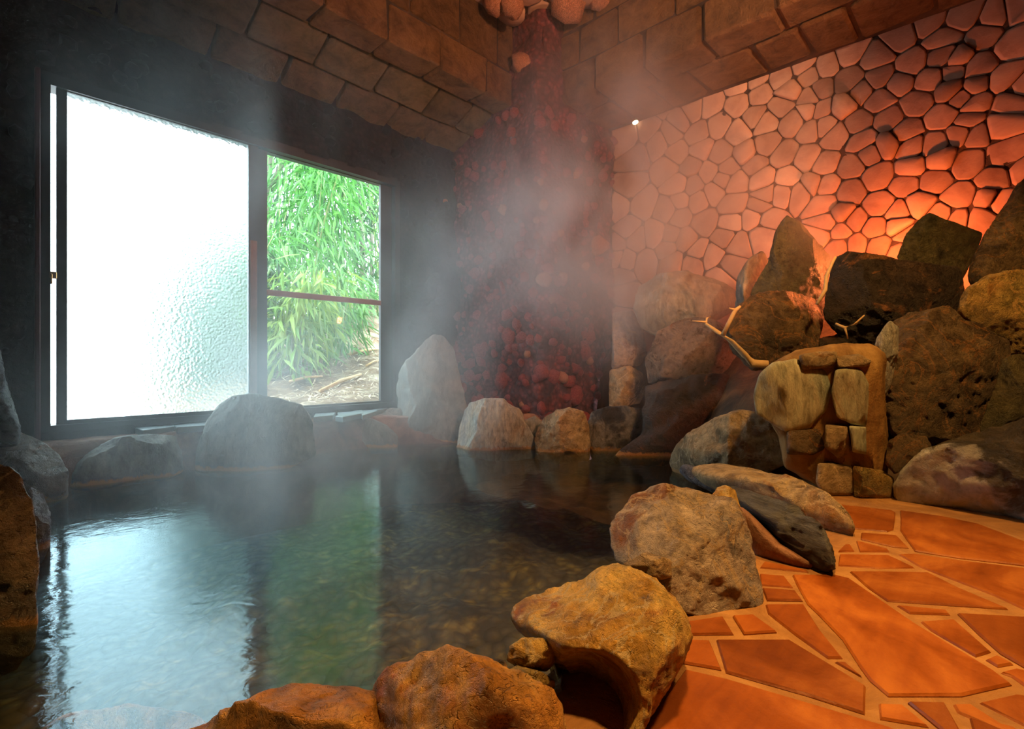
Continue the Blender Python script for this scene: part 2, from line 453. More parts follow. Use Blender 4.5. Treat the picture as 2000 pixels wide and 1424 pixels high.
def clear_glass():
    t = NT('clear_glass')
    fr = t.n('ShaderNodeFresnel', {'IOR': 1.45})
    gl = t.n('ShaderNodeBsdfGlossy', {'Roughness': 0.02})
    tr = t.n('ShaderNodeBsdfTransparent', {'Color': (0.95, 0.98, 0.97, 1)})
    mx = t.n('ShaderNodeMixShader', {0: fr.outputs[0], 1: tr.outputs[0], 2: gl.outputs[0]})
    t.t.links.new(mx.outputs[0], t.out.inputs['Surface'])
    return t.m
M['glass'] = clear_glass()
def frosted_glass():
    t = NT('hammered_frosted_glass')
    v = t.coords((1, 1, 1), False)
    vo = t.n('ShaderNodeTexVoronoi', {'Vector': v, 'Scale': 62.0}, feature='SMOOTH_F1')
    f, _ = t.noise(v, 30, 4, 0.6)
    nrm = t.bump(t.math('ADD', vo.outputs['Distance'], f), 0.8, 0.02)
    rf = t.n('ShaderNodeBsdfRefraction', {'Color': (0.93, 1.0, 0.99, 1), 'Roughness': 0.30, 'IOR': 1.15, 'Normal': nrm})
    tl = t.n('ShaderNodeBsdfTranslucent', {'Color': (0.86, 0.96, 0.97, 1), 'Normal': nrm})
    mx = t.n('ShaderNodeMixShader', {0: 0.13, 1: rf.outputs[0], 2: tl.outputs[0]})
    t.t.links.new(mx.outputs[0], t.out.inputs['Surface'])
    return t.m
M['frosted'] = frosted_glass()

# ------------------------------------------------------------------ structure
XW, YW = 4.49, 4.0           # cobble wall, window wall
XC, YC = 3.39, 2.836         # pillar arris
ZB, ZC = 3.03, 3.80          # beam underside, ceiling
ZF = 0.10                    # paved floor

def grid_mesh(name, fn, nu, nv):
    verts, faces = [], []
    for i in range(nu + 1):
        for j in range(nv + 1):
            verts.append(fn(i / nu, j / nv))
    for i in range(nu):
        for j in range(nv):
            a = i * (nv + 1) + j
            faces.append((a, a + nv + 1, a + nv + 2, a + 1))
    return mesh(name, verts, faces)

def nz(x, y, z, s=1.0):
    return noise.fractal(Vector((x * s, y * s, z * s)), 0.9, 2.0, 5)

# window opening measured on the wall plane
def wx(px): return float(onY(px, 705, YW)[0])
def wz(px, py): return float(onY(px, py, YW)[2])
X0, X1 = wx(78), wx(772)
Z0, Z1 = wz(135, 838), wz(131, 162)

def wall_piece(bm, x0, x1, z0, z1, amp=0.035):
    nu, nv = max(2, int((x1 - x0) / 0.05)), max(2, int((z1 - z0) / 0.05))
    rows = []
    for i in range(nu + 1):
        r = []
        for j in range(nv + 1):
            x, z = x0 + (x1 - x0) * i / nu, z0 + (z1 - z0) * j / nv
            e = min(min(abs(x - X0), abs(x - X1)) if Z0 - 0.02 < z < Z1 + 0.02 else 9, 0.1) / 0.1
            r.append(bm.verts.new((x, YW - 0.01 - e * amp * (0.5 + nz(x, 3.3, z, 3.0)), z)))
        rows.append(r)
    for i in range(nu):
        for j in range(nv):
            bm.faces.new((rows[i][j], rows[i+1][j], rows[i+1][j+1], rows[i][j+1]))
    box_bm(bm, x0, x1, YW + 0.005, YW + 0.16, z0, z1)

bm = bmesh.new()
wall_piece(bm, -0.45, X0, -0.6, ZC)
wall_piece(bm, X1, 3.6, -0.6, ZC)
wall_piece(bm, X0, X1, Z1, ZC)
wall_piece(bm, X0, X1, -0.6, Z0)
bmesh.ops.remove_doubles(bm, verts=bm.verts, dist=1e-4)
wall_left = link('wall_left', bm_mesh('wall_left', bm, False), M['dark_lava'], kind='structure')

bm = bmesh.new(); box_bm(bm, XW - 0.002, XW + 0.22, -1.8, YW + 0.16, -0.6, ZC)
wall_right = link('wall_right', bm_mesh('wall_right', bm), M['joint'], smooth=False, kind='structure')
bm = bmesh.new(); box_bm(bm, -0.65, XW + 0.22, -2.0, -1.8, -0.6, ZC)
link('wall_behind', bm_mesh('wall_behind', bm), M['dark_lava'], smooth=False, kind='structure')
bm = bmesh.new(); box_bm(bm, -0.65, -0.45, -1.8, YW + 0.16, -0.6, ZC)
link('wall_side', bm_mesh('wall_side', bm), M['dark_lava'], smooth=False, kind='structure')
bm = bmesh.new(); box_bm(bm, -0.65, XW + 0.22, -2.0, YW + 0.3, ZC, ZC + 0.2)
ceiling = link('ceiling', bm_mesh('ceiling', bm), M['mound'], smooth=False, kind='structure')

# ---- pillar of lava rubble in the corner
def pillar_pt(u, z):
    # u in 0..1 runs along the left face (Y from wall to arris) then the right face
    a = YW - YC; b = XW - XC; L = a + b
    s = u * L
    x, y = (XC, YW - s) if s < a else (XC + (s - a), YC)
    nx, ny = (-1.0, 0.0) if s < a else (0.0, -1.0)
    d = abs(s - a)
    if d < 0.10:                                   # worn round arris
        k = 1 - d / 0.10
        x += 0.035 * k * k; y += 0.035 * k * k
    n = 0.055 * nz(x, y, z, 2.6) + 0.03 * abs(nz(x + 9, y, z, 7.0))
    return (x + nx * n, y + ny * n, z), (nx, ny)
pillar = link('corner_pillar', grid_mesh('corner_pillar', lambda u, v: pillar_pt(u, -0.4 + v * (ZC + 0.4))[0], 90, 150), M['lava'], kind='structure')

# lumps used for rubble
def lump_mesh(seed, rough=0.25, sides=6):
    rnd = random.Random(seed)
    verts = [(0, 0, 1.0)]
    for r, z in ((0.75, 0.62), (1.0, 0.0), (0.7, -0.6)):
        for k in range(sides):
            a = 2 * math.pi * (k + rnd.uniform(-0.2, 0.2)) / sides
            q = r * (1 + rnd.uniform(-rough, rough))
            verts.append((q * math.cos(a), q * math.sin(a), z * (1 + rnd.uniform(-rough, rough))))
    verts.append((0, 0, -0.9))
    f = []
    for k in range(sides):
        k2 = (k + 1) % sides
        f.append((0, 1 + k, 1 + k2))
        for r in range(2):
            a, b = 1 + r * sides, 1 + (r + 1) * sides
            f.append((a + k, b + k, b + k2, a + k2))
        f.append((1 + 2 * sides + k, 1 + 3 * sides, 1 + 2 * sides + k2))
    return mesh('rubble', verts, f)
LUMPS = [lump_mesh(i) for i in range(7)]
for l in LUMPS:
    l.materials.append(M['lava_stone'])
    l.polygons.foreach_set('use_smooth', [True] * len(l.polygons))
PALE = [lump_mesh(40 + i, 0.18, 7) for i in range(3)]
for l in PALE:
    l.materials.append(M['pale_lava'])
    l.polygons.foreach_set('use_smooth', [True] * len(l.polygons))
DARKL = [lump_mesh(60 + i, 0.22) for i in range(4)]
for l in DARKL:
    l.materials.append(M['dark_lava'])
    l.polygons.foreach_set('use_smooth', [True] * len(l.polygons))

def put_lump(name, me, p, s, parent):
    o = bpy.data.objects.new(name, me)
    COL.objects.link(o)
    o.parent = parent
    o.location = p
    o.scale = s
    o.rotation_euler = (random.uniform(0, 6.3), random.uniform(0, 6.3), random.uniform(0, 6.3))
    return o

cnt = 0
for i in range(2000):
    if cnt >= 270: break
    u, z = random.random(), random.uniform(0.1, 3.0) ** 1.0
    if random.random() > 1.1 - z / 4.0: continue
    p, nn = pillar_pt(u, z)
    s = random.uniform(0.022, 0.062) * (1.5 if z < 1.0 and random.random() < 0.3 else 1)
    put_lump('rubble_stone', random.choice(LUMPS), p, (s, s * random.uniform(0.7, 1.2), s * random.uniform(0.7, 1.2)), pillar)
    cnt += 1
# the pale stones that stand out of the pillar
for px, py, w in ((1168, 478, 40), (985, 410, 22), (898, 402, 12), (869, 394, 12), (1141, 272, 14), (1062, 545, 30), (1100, 540, 18), (1030, 692, 14), (1100, 738, 24),
                  (1152, 705, 16), (1020, 790, 14), (1144, 520, 16), (1077, 586, 16), (1124, 340, 20), (1095, 455, 16), (1056, 355, 14), (1062, 400, 20), (1048, 430, 14)):
    q = onX(px, py, XC - 0.02) if px < 1062 else onY(px, py, YC - 0.02)
    if px < 880: q = onY(px, py, YW - 0.03)
    t_ = (q - CAM) @ FWD
    s = w * t_ / FPX * 0.55
    put_lump('pale_rubble_stone', random.choice(PALE), q, (s, s, s * 0.9), pillar)

# rubble set in the dark window wall
cnt = 0
while cnt < 150:
    x, z = random.uniform(-0.1, XC), random.uniform(0.2, 2.9)
    if X0 - 0.06 < x < X1 + 0.06 and Z0 - 0.06 < z < Z1 + 0.06: continue
    s = random.uniform(0.02, 0.055)
    put_lump('rubble_stone', random.choice(DARKL), (x, YW - 0.03, z), (s, s, s), wall_left)
    cnt += 1

# ---- beams of sandstone blocks
beam_l = empty('ceiling_beam', (1.5, 3.6, ZB), kind='structure')
core_bm = bmesh.new(); box_bm(core_bm, -0.45, XC + 0.05, 3.21, YW, ZB + 0.03, ZC)
core = link('core', bm_mesh('core', core_bm), M['mound'], smooth=False)
core.parent = beam_l; core.matrix_parent_inverse = Matrix.Translation(beam_l.location).inverted()
beam_r = empty('ceiling_beam', (4.0, 0.5, ZB), kind='structure')
core_bm = bmesh.new(); box_bm(core_bm, 3.67, XW + 0.02, -1.8, YC + 0.05, ZB + 0.02, ZC)
core = link('core', bm_mesh('core', core_bm), M['mound'], smooth=False)
core.parent = beam_r; core.matrix_parent_inverse = Matrix.Translation(beam_r.location).inverted()

def add_block(parent, me, mat):
    o = link('stone_block', me, mat, smooth=False)
    o.parent = parent
    o.matrix_parent_inverse = Matrix.Translation(parent.location).inverted()
    return o
G = 0.011
def rows(cuts):
    return list(zip(cuts[:-1], cuts[1:]))
def soffit(c):
    if c.y > 3.45:
        c = c.copy(); c.z -= (c.y - 3.45) * 0.42
    return c
for a, b in rows([-0.4, 0.1, 0.62, 1.10, 1.58, 2.07, 2.545, 3.06, 3.385]):
    add_block(beam_l, block_mesh('b', a + G, b - G, 3.185, 3.45 - G, ZB, 3.33 - G), M['block'])
for a, b in rows([-0.4, 0.25, 0.78, 1.28, 1.756, 2.26, 2.76, 3.2, 3.40]):
    add_block(beam_l, block_mesh('b', a + G, b - G, 3.19, 3.45, 3.33 + G, 3.79, ), M['block'])
for a, b in rows([-0.4, 0.25, 0.78, 1.28, 1.756, 2.26, 2.76, 3.15, 3.40]):
    add_block(beam_l, block_mesh('b', a + G, b - G, 3.45 + G, 3.74 - G, ZB + 0.004, 3.2, fn=soffit), M['block_green'])
for a, b in rows([-0.4, 0.1, 0.6, 1.12, 1.60, 2.05, 2.55, 2.98, 3.38]):
    add_block(beam_l, block_mesh('b', a + G, b - G, 3.74 + G, 4.02, ZB + 0.006, 3.2, fn=soffit), M['block_green'])

for a, b in rows([-1.35, -0.87, -0.39, 0.09, 0.57, 1.055, 1.535, 2.013, 2.49, 2.86]):
    add_block(beam_r, block_mesh('b', 3.64, 3.94 - G, a + G, b - G, ZB - 0.01, 3.325 - G, 0.02, 0.012), M['block'])
for a, b in rows([-1.1, -0.62, -0.15, 0.33, 0.80, 1.28, 1.76, 2.256, 2.65, 2.86]):
    add_block(beam_r, block_mesh('b', 3.65, 3.94, a + G, b - G, 3.325 + G, 3.64 - G, 0.015, 0.01), M['block'])
for a, b in rows([-1.35, -0.87, -0.39, 0.09, 0.57, 1.055, 1.535, 2.013, 2.49, 2.86]):
    add_block(beam_r, block_mesh('b', 3.655, 3.94, a + G, b - G, 3.64 + G, 3.80, 0.015, 0.01), M['block'])
for a, b in rows([-1.15, -0.68, -0.2, 0.267, 0.69, 0.98, 1.31, 1.79, 2.13, 2.5, 2.86]):
    add_block(beam_r, block_mesh('b', 3.94 + G, 4.40 + random.uniform(-0.02, 0.02), a + G, b - G, ZB - 0.005, 3.2, 0.02, 0.014), M['block'])

# ---- polygon stones (cobble wall, ceiling)
def clip(poly, px, py, nx, ny):
    out = []
    for i in range(len(poly)):
        a, b = poly[i], poly[(i + 1) % len(poly)]
        da = (a[0] - px) * nx + (a[1] - py) * ny
        db = (b[0] - px) * nx + (b[1] - py) * ny
        if da <= 0: out.append(a)
        if (da < 0 < db) or (db < 0 < da):
            k = da / (da - db)
            out.append((a[0] + (b[0] - a[0]) * k, a[1] + (b[1] - a[1]) * k))
    return out
def voronoi(seeds, bounds, reach=0.8):
    u0, u1, v0, v1 = bounds
    cells = []
    for i, s in enumerate(seeds):
        poly = [(u0, v0), (u1, v0), (u1, v1), (u0, v1)]
        near = sorted(range(len(seeds)), key=lambda j: (seeds[j][0]-s[0])**2 + (seeds[j][1]-s[1])**2)[1:26]
        for j in near:
            q = seeds[j]
            poly = clip(poly, (s[0]+q[0])/2, (s[1]+q[1])/2, q[0]-s[0], q[1]-s[1])
            if len(poly) < 3: break
        cells.append(poly)
    return cells
def inset_round(poly, gap):
    n = len(poly)
    area = sum(poly[i][0]*poly[(i+1) % n][1] - poly[(i+1) % n][0]*poly[i][1] for i in range(n))
    if area < 0: poly = poly[::-1]
    cur = list(poly)
    for i in range(n):
        a, b = poly[i], poly[(i+1) % n]
        dx, dy = b[0]-a[0], b[1]-a[1]
        L = math.hypot(dx, dy)
        if L < 1e-6: continue
        nx, ny = dy/L, -dx/L
        cur = clip(cur, a[0]-nx*gap, a[1]-ny*gap, nx, ny)
        if len(cur) < 3: return None
    # drop very short edges, then cut the corners
    m = [cur[0]]
    for p in cur[1:]:
        if math.hypot(p[0]-m[-1][0], p[1]-m[-1][1]) > 0.012: m.append(p)
    if len(m) < 3: return None
    out = []
    for i in range(len(m)):
        a, b = m[i], m[(i+1) % len(m)]
        out.append((a[0]*0.84+b[0]*0.16, a[1]*0.84+b[1]*0.16))
        out.append((a[0]*0.16+b[0]*0.84, a[1]*0.16+b[1]*0.84))
    return out
def cushion(name, ring, place, h, back=0.03):
    cu = sum(p[0] for p in ring)/len(ring); cv = sum(p[1] for p in ring)/len(ring)
    n = len(ring)
    tu, tv = random.uniform(-0.05, 0.05), random.uniform(-0.05, 0.05)
    verts = []
    for sc, d in ((1.0, -back), (0.99, h*0.75), (0.86, h)):
        for p in ring:
            du, dv = (p[0]-cu)*sc, (p[1]-cv)*sc
            dd = d + (tu*du + tv*dv if d > 0 else 0) + (random.uniform(-0.003, 0.003) if d > 0 else 0)
            verts.append(place(cu+du, cv+dv, dd))
    verts.append(place(cu, cv, h*1.08))
    f = []
    for r in range(2):
        for k in range(n):
            f.append((r*n+k, r*n+(k+1) % n, (r+1)*n+(k+1) % n, (r+1)*n+k))
    for k in range(n):
        f.append((2*n+k, 2*n+(k+1) % n, 3*n))
    bm = bmesh.new()
    bv = [bm.verts.new(v) for v in verts]
    for q in f: bm.faces.new([bv[i] for i in q])
    return bm_mesh(name, bm), place(cu, cv, 0)

SEEDS = [(1717,152),(1757,162),(1818,154),(1864,139),(1909,130),(1963,156),(1858,177),(1902,171),(1791,202),(1841,227),(1906,202),(1972,200),(1892,238),(1951,246),
(1719,196),(1681,179),(1649,206),(1658,160),(1603,215),(1601,179),(1607,246),(1677,240),(1736,232),(1770,257),(1824,282),(1685,276),(1633,267),(1782,126),(1839,112),(1715,112),
(1660,101),(1612,128),(1759,74),(1843,74),(1927,70),(1875,36),(1818,44),(1980,84),(1951,32),(1980,20),(1879,259),(1871,118),(1879,190),(1997,169),
(1780,328),(1715,345),(1769,360),(1824,352),(1890,318),(1946,350),(1963,303),(1997,335),(1875,387),(1930,390),(1793,400),(1719,400),(1660,375),(1664,324),(1612,320),(1614,364),
(1586,362),(1609,398),(1614,436),(1645,419),(1668,432),(1710,446),(1753,442),(1871,427),(1913,425),(1671,478),(1717,480),(1770,461),(1837,314),(1782,288),(1732,284),(1698,301),
(1755,415),(1643,451),(1601,461),(1639,484),(1759,488),(1951,394),(1908,261),(1839,421),(1496,284),(1532,303),(1576,310),(1458,301),(1475,322),(1439,356),(1490,350),(1538,347),
(1496,383),(1525,379),(1565,377),(1433,400),(1428,436),(1471,427),(1485,402),(1500,429),(1376,434),(1487,459),(1441,476),(1418,463),(1391,501),(1424,520),(1407,539),(1361,493),
(1353,514),(1315,512),(1310,461),(1281,459),(1304,484),(1260,512),(1224,507),(1205,501),(1214,543),(1216,568),(1226,446),(1209,406),(1254,398),(1233,364),(1243,307),(1325,362),
(1355,362),(1327,394),(1306,410),(1365,392),(1393,375),(1384,337),(1351,326),(1407,301),(1422,330),(1306,328),(1327,423),(1323,303),(1370,293),(1412,350),(1340,470),(1205,480),
(1243,470),(1475,230),(1525,208),(1551,238),(1443,259),(1403,244),(1441,202),(1391,204),(1485,183),(1525,152),(1570,128),(1542,179),(1586,190),(1580,217),(1586,253),(1353,215),
(1327,238),(1311,259),(1365,263),(1496,238),(1580,147),(1479,156),(1443,168),(1264,253),(1228,270),(1285,280),(1340,180),(1300,200),(1640,60),(1700,40),(1760,20),(1560,90)]
seeds = []
for px, py in SEEDS:
    q = onX(px, py, XW)
    if q[1] < YC - 0.02 and q[2] < ZB + 0.12:
        seeds.append((q[1], q[2]))
def fill_seeds(seeds, u0, u1, v0, v1, d, tries, limit):
    for _ in range(tries):
        if len(seeds) >= limit: break
        p = (random.uniform(u0, u1), random.uniform(v0, v1))
        if all((p[0]-s[0])**2 + (p[1]-s[1])**2 > d*d for s in seeds):
            seeds.append(p)
fill_seeds(seeds, -0.9, YC, 0.35, ZB + 0.1, 0.30, 4000, 285)
for poly in voronoi(seeds, (-0.95, YC, 0.3, ZB + 0.08)):
    ring = inset_round(poly, 0.003)
    if ring is None: continue
    h = random.uniform(0.008, 0.018) if random.random() < 0.85 else random.uniform(0.025, 0.045)
    me, c = cushion('stone', ring, lambda u, v, d: Vector((XW - d, u, v)), h)
    link('stone', me, M['cobble'], wall_right)

cs = []
fill_seeds(cs, 2.2, 3.72, 1.6, 3.25, 0.22, 3000, 60)
for poly in voronoi(cs, (2.1, 3.7, 1.5, 3.22)):
    ring = inset_round(poly, 0.012)
    if ring is None: continue
    me, c = cushion('stone', ring, lambda u, v, d: Vector((u, v, ZC - d)), random.uniform(0.03, 0.07))
    link('stone', me, M['cobble'], ceiling)
# rounded stones that hang down at the head of the pillar
hang = empty('pillar_capping', (3.45, 2.75, ZC), kind='structure')
for px, py, w, t_ in ((1106, 8, 78, 4.35), (1000, 12, 52, 4.2), (968, 5, 60, 4.25), (1172, 0, 46, 4.3), (1020, -25, 50, 4.3), (1018, 125, 44, 4.55)):
    q = P(px, py, t_)
    s = w * t_ / FPX * 0.5
    o = put_lump('stone', random.choice(PALE), Vector(q) - hang.location, (s, s, s), hang)
for l in PALE: pass

# ------------------------------------------------------------------ paved floor
def poly_slab(name, pts2, z0, z1, bev=0.006):
    n = len(pts2)
    area = sum(pts2[i][0]*pts2[(i+1) % n][1] - pts2[(i+1) % n][0]*pts2[i][1] for i in range(n))
    if area < 0: pts2 = pts2[::-1]
    cu = sum(p[0] for p in pts2)/n; cv = sum(p[1] for p in pts2)/n
    bm = bmesh.new()
    r = []
    ins = list(pts2)
    for d, z in ((0, z0), (0, z1 - bev), (bev, z1)):
        ring = []
        for i, p in enumerate(pts2):
            a, b = pts2[i-1], pts2[(i+1) % n]
            e1 = Vector((p[0]-a[0], p[1]-a[1])).normalized(); e2 = Vector((b[0]-p[0], b[1]-p[1])).normalized()
            nn = Vector((-(e1.y+e2.y), e1.x+e2.x))
            if nn.length > 1e-6: nn.normalize()
            ring.append(bm.verts.new((p[0]+nn.x*d, p[1]+nn.y*d, z)))
        r.append(ring)
    for k in range(2):
        for i in range(n):
            bm.faces.new((r[k][i], r[k][(i+1) % n], r[k+1][(i+1) % n], r[k+1][i]))
    bm.faces.new(r[2])
    bm.faces.new(r[0][::-1])
    me = bpy.data.meshes.new(name); bm.to_mesh(me); bm.free()
    return me

edge = [(-0.45, 0.60), (0.30, 0.60), (0.545, 0.63), (0.725, 0.62), (1.02, 0.66), (1.33, 0.70), (1.75, 0.72), (2.1, 0.78), (2.5, 0.90), (2.9, 0.95), (XW, 0.95), (XW, -1.8), (-0.45, -1.8)]
floor = link('floor', poly_slab('floor', edge, -0.55, ZF - 0.005, 0.002), M['grout'], smooth=False, kind='structure')

TILES = [
[(1634,984),(1742,996),(1749,1000),(1748,1014),(1745,1033),(1733,1037),(1668,1031),(1645,1002)],
[(1758,997),(1839,1008),(1910,1023),(2000,1057),(2080,1082),(2080,1112),(2000,1103),(1875,1089),(1787,1075),(1769,1050),(1758,1034),(1759,1016)],
[(1682,1040),(1751,1045),(1775,1069),(1746,1067),(1681,1052)],
[(1672,1055),(1686,1058),(1734,1071),(1737,1076),(1679,1076)],
[(1637,1076),(1650,1062),(1661,1063),(1669,1075)],
[(1640,1081),(1735,1083),(1786,1107),(1717,1108),(1637,1103)],
[(1755,1081),(1785,1080),(1875,1093),(2000,1108),(2080,1120),(2080,1228),(2000,1188),(1942,1161),(1816,1113),(1796,1105)],
[(1660,1115),(1717,1115),(1812,1117),(1875,1148),(1969,1188),(1863,1181),(1762,1174),(1733,1172),(1695,1146)],
[(1752,1181),(1848,1190),(1856,1199),(1777,1196)],
[(1798,1212),(1863,1208),(1869,1212),(1936,1271),(1906,1280),(1818,1229)],
[(1870,1197),(2000,1204),(2080,1214),(2080,1350),(2000,1301),(1953,1274),(1910,1236)],
[(1925,1286),(1946,1278),(1979,1295),(1949,1300)],
[(1955,1311),(1982,1303),(2000,1307),(2080,1352),(2080,1386),(2000,1336),(1976,1319)],
[(1548,1122),(1630,1122),(1659,1129),(1722,1172),(1791,1219),(1897,1282),(1942,1309),(1976,1335),(1879,1357),(1735,1357),(1699,1327),(1681,1303),(1645,1247),(1600,1200),(1577,1178),(1557,1142)],
[(1484,1119),(1532,1123),(1550,1146),(1486,1141)],
[(1489,1148),(1553,1153),(1568,1172),(1498,1171)],
[(1495,1179),(1570,1179),(1600,1226),(1646,1283),(1617,1283),(1551,1236),(1500,1196)],
[(1493,1095),(1575,1112),(1580,1116),(1484,1107)],
[(1345,1212),(1412,1203),(1433,1237),(1340,1238)],
[(1431,1202),(1471,1200),(1517,1233),(1453,1237)],
[(1342,1248),(1386,1250),(1409,1306),(1335,1293)],
[(1399,1248),(1541,1248),(1620,1295),(1691,1338),(1689,1392),(1577,1356),(1418,1311)],
[(1630,1290),(1651,1290),(1684,1320)],
[(1338,1305),(1415,1322),(1549,1361),(1735,1416),(1800,1442),(1900,1520),(1880,1640),(1300,1640),(1170,1520),(1230,1440),(1290,1370)],
[(1716,1372),(1762,1374),(1814,1417),(1719,1401)],
[(1773,1370),(1845,1372),(1875,1424),(1890,1455),(1880,1462),(1834,1420)],
[(1861,1372),(1895,1372),(1955,1410),(1978,1416),(2020,1440),(1990,1440),(1870,1388)],
[(1912,1369),(1982,1352),(2000,1355),(2080,1402),(2080,1455),(2000,1414)],
[(1893,1398),(1950,1416),(2020,1450),(2080,1520),(1960,1560),(1915,1480)],
]
for k, T in enumerate(TILES):
    pts = [tuple(onZ(px, py, ZF)[:2]) for px, py in T]
    link('flagstone', poly_slab('flagstone', pts, ZF - 0.03, ZF + random.uniform(-0.0015, 0.002), 0.004), M['tile'], floor, smooth=False)

# paving goes on beyond the picture's edge
def seen(x, y):
    d = np.array([x, y, ZF]) - CAM
    f = float(d @ FWD)
    if f < 0.05: return False
    px, py = HX + FPX * float(d @ RGT) / f, HY - FPX * float(d[2]) / f
    return px < 2092 and py < 1660
fs = []
fill_seeds(fs, -0.4, 2.75, -1.75, 0.5, 0.30, 1500, 70)
for poly in voronoi(fs, (-0.4, 2.7, -1.75, 0.5)):
    n_ = len(poly)
    if n_ < 3 or any(seen(*poly[i]) or seen((poly[i][0]+poly[(i+1) % n_][0])/2, (poly[i][1]+poly[(i+1) % n_][1])/2) for i in range(n_)): continue
    ring = inset_round(poly, 0.011)
    if ring is None: continue
    link('flagstone', poly_slab('flagstone', ring, ZF - 0.03, ZF + random.uniform(-0.0015, 0.002), 0.004), M['tile'], floor, smooth=False)

# ------------------------------------------------------------------ pool
def bed_pt(u, v):
    x, y = -0.45 + u * 4.1, 0.4 + v * 3.6
    return (x, y, -0.52 + 0.05 * nz(x, y, 1.0, 2.0) + 0.03 * nz(x, y, 4.0, 7.0))
link('pool_floor', grid_mesh('pool_floor', bed_pt, 80, 70), M['bed'], kind='structure')
link('pool_water', grid_mesh('pool_water', lambda u, v: (-0.45 + u * 4.5, 0.55 + v * 3.45, 0.0), 12, 10), M['water'], kind='stuff',
     label='still dark hot spring water filling the rock pool', category='water')

# mortar ledge under the window, between the back rocks
def ledge_pt(u, v):
    x = -0.4 + u * 4.0
    yf = 3.74 - 0.04 * x if x < 2.4 else 3.64 - (x - 2.4) * 0.85
    prof = [(0.0, -0.5), (0.0, -0.05), (0.03, 0.06), (0.06, 0.17), (0.10, 0.235), (0.6, 0.24)]
    k = v * (len(prof) - 1); i = min(int(k), len(prof) - 2); f = k - i
    dy = prof[i][0] + (prof[i+1][0] - prof[i][0]) * f
    z = prof[i][1] + (prof[i+1][1] - prof[i][1]) * f
    n = 0.03 * nz(x, z, 2.0, 5.0) if 0 < v < 1 else 0
    return (x, min(yf + dy + n, YW + 0.05), z + n * 0.4)
link('pool_ledge', grid_mesh('pool_ledge', ledge_pt, 120, 20), M['ledge'], kind='structure')

# window sill of slate slabs
sill = empty('window_sill', (1.6, 3.95, 0.3), kind='structure')
SILL = [[(118,842),(170,838),(158,852),(128,850)],[(165,848),(215,840),(222,852),(190,862)],[(225,838),(300,830),(270,843),(232,850)],[(262,836),(338,826),(340,834),(280,842)],
        [(335,828),(395,822),(420,820),(420,831),(345,836)],
        [(605,804),(640,800),(650,812),(612,816)],[(640,800),(680,796),(660,812)],[(655,814),(690,797),(710,808),(670,816)],[(688,798),(730,792),(735,803),(708,812)],[(700,796),(745,790),(748,800),(735,802)]]
for T in SILL:
    zs = 0.27 if max(q[1] for q in T) < 845 else 0.205
    pts = [tuple(onZ(px, py, zs)[:2]) for px, py in T]
    pts = [(x, min(y, YW + 0.1)) for x, y in pts]
    o = link('sill_slab', poly_slab('sill_slab', pts, zs - 0.035, zs + random.uniform(0, 0.006), 0.004), M['sill'], smooth=False)
    o.parent = sill; o.matrix_parent_inverse = Matrix.Translation(sill.location).inverted()

# rock mound behind the right-hand boulders
def mound_pt(u, v):
    y = -1.4 + u * 4.2
    x = 2.55 + v * (XW - 2.55 + 0.02)
    foot = min(4.1, 2.75 + max(0, (y - 0.75)) * 0.85)
    k = max(0.0, min(1.0, (x - foot) / (4.25 - foot)))
    top = 1.0 - max(0, y - 0.8) * 0.16
    z = -0.25 + (k ** 0.75) * (top + 0.25) * (1 if x > foot else 0)
    return (x, y, z + 0.05 * nz(x, y, 5.0, 3.0))
link('rock_mound', grid_mesh('rock_mound', mound_pt, 70, 40), M['mound_ochre'], kind='structure')

# ------------------------------------------------------------------ window
win = empty('window_1', (X0, YW, Z0), kind='structure')
def wpart(name, boxes, mat, parent, bev=0.003):
    bm = bmesh.new()
    for b in boxes: box_bm(bm, *b)
    me = bm_mesh(name, bm)
    o = link(name, me, mat, smooth=False)
    o.parent = parent
    o.matrix_parent_inverse = parent.matrix_world.inverted() if parent is not win else Matrix.Translation(win.location).inverted()
    return o
fw = 0.055
xa, xb = wx(98), wx(747 + 20)
zt, zb = wz(131, 172), wz(135, 832)
wpart('outer_frame', [(X0, xa, YW - 0.03, YW + 0.10, Z0, Z1), (X1 - 0.02, X1 + 0.03, YW - 0.03, YW + 0.10, Z0, Z1), (X0, X1, YW - 0.03, YW + 0.10, Z1 - 0.05, Z1 + 0.02), (X0, X1, YW - 0.03, YW + 0.10, Z0 - 0.01, Z0 + 0.03)], M['frame'], win)
sx0, sx1, sx2, sx3 = wx(110), wx(131), wx(485), wx(503)
gz0, gz1 = wz(135, 820), wz(131, 180)
frost = wpart('sash', [(sx0, sx1, YW - 0.005, YW + 0.025, Z0 + 0.02, Z1 - 0.03), (sx2, sx3, YW - 0.005, YW + 0.025, Z0 + 0.02, Z1 - 0.03), (sx1, sx2, YW - 0.005, YW + 0.025, gz1, Z1 - 0.03), (sx1, sx2, YW - 0.005, YW + 0.025, Z0 + 0.02, gz0)], M['frame'], win)
frost['label'] = 'sliding sash with hammered frosted glass'
bmg = bmesh.new(); vs = [bmg.verts.new(p) for p in ((sx1 - 0.01, YW + 0.01, gz0 - 0.01), (sx2 + 0.01, YW + 0.01, gz0 - 0.01), (sx2 + 0.01, YW + 0.01, gz1 + 0.01), (sx1 - 0.01, YW + 0.01, gz1 + 0.01))]
bmg.faces.new(vs)
pane = link('glass_pane', bm_mesh('glass_pane', bmg), M['frosted'], smooth=False)
pane.parent = frost; pane.matrix_parent_inverse = Matrix.Identity(4)
cx0, cx1, cx2, cx3 = wx(503), wx(525), wx(747), wx(772)
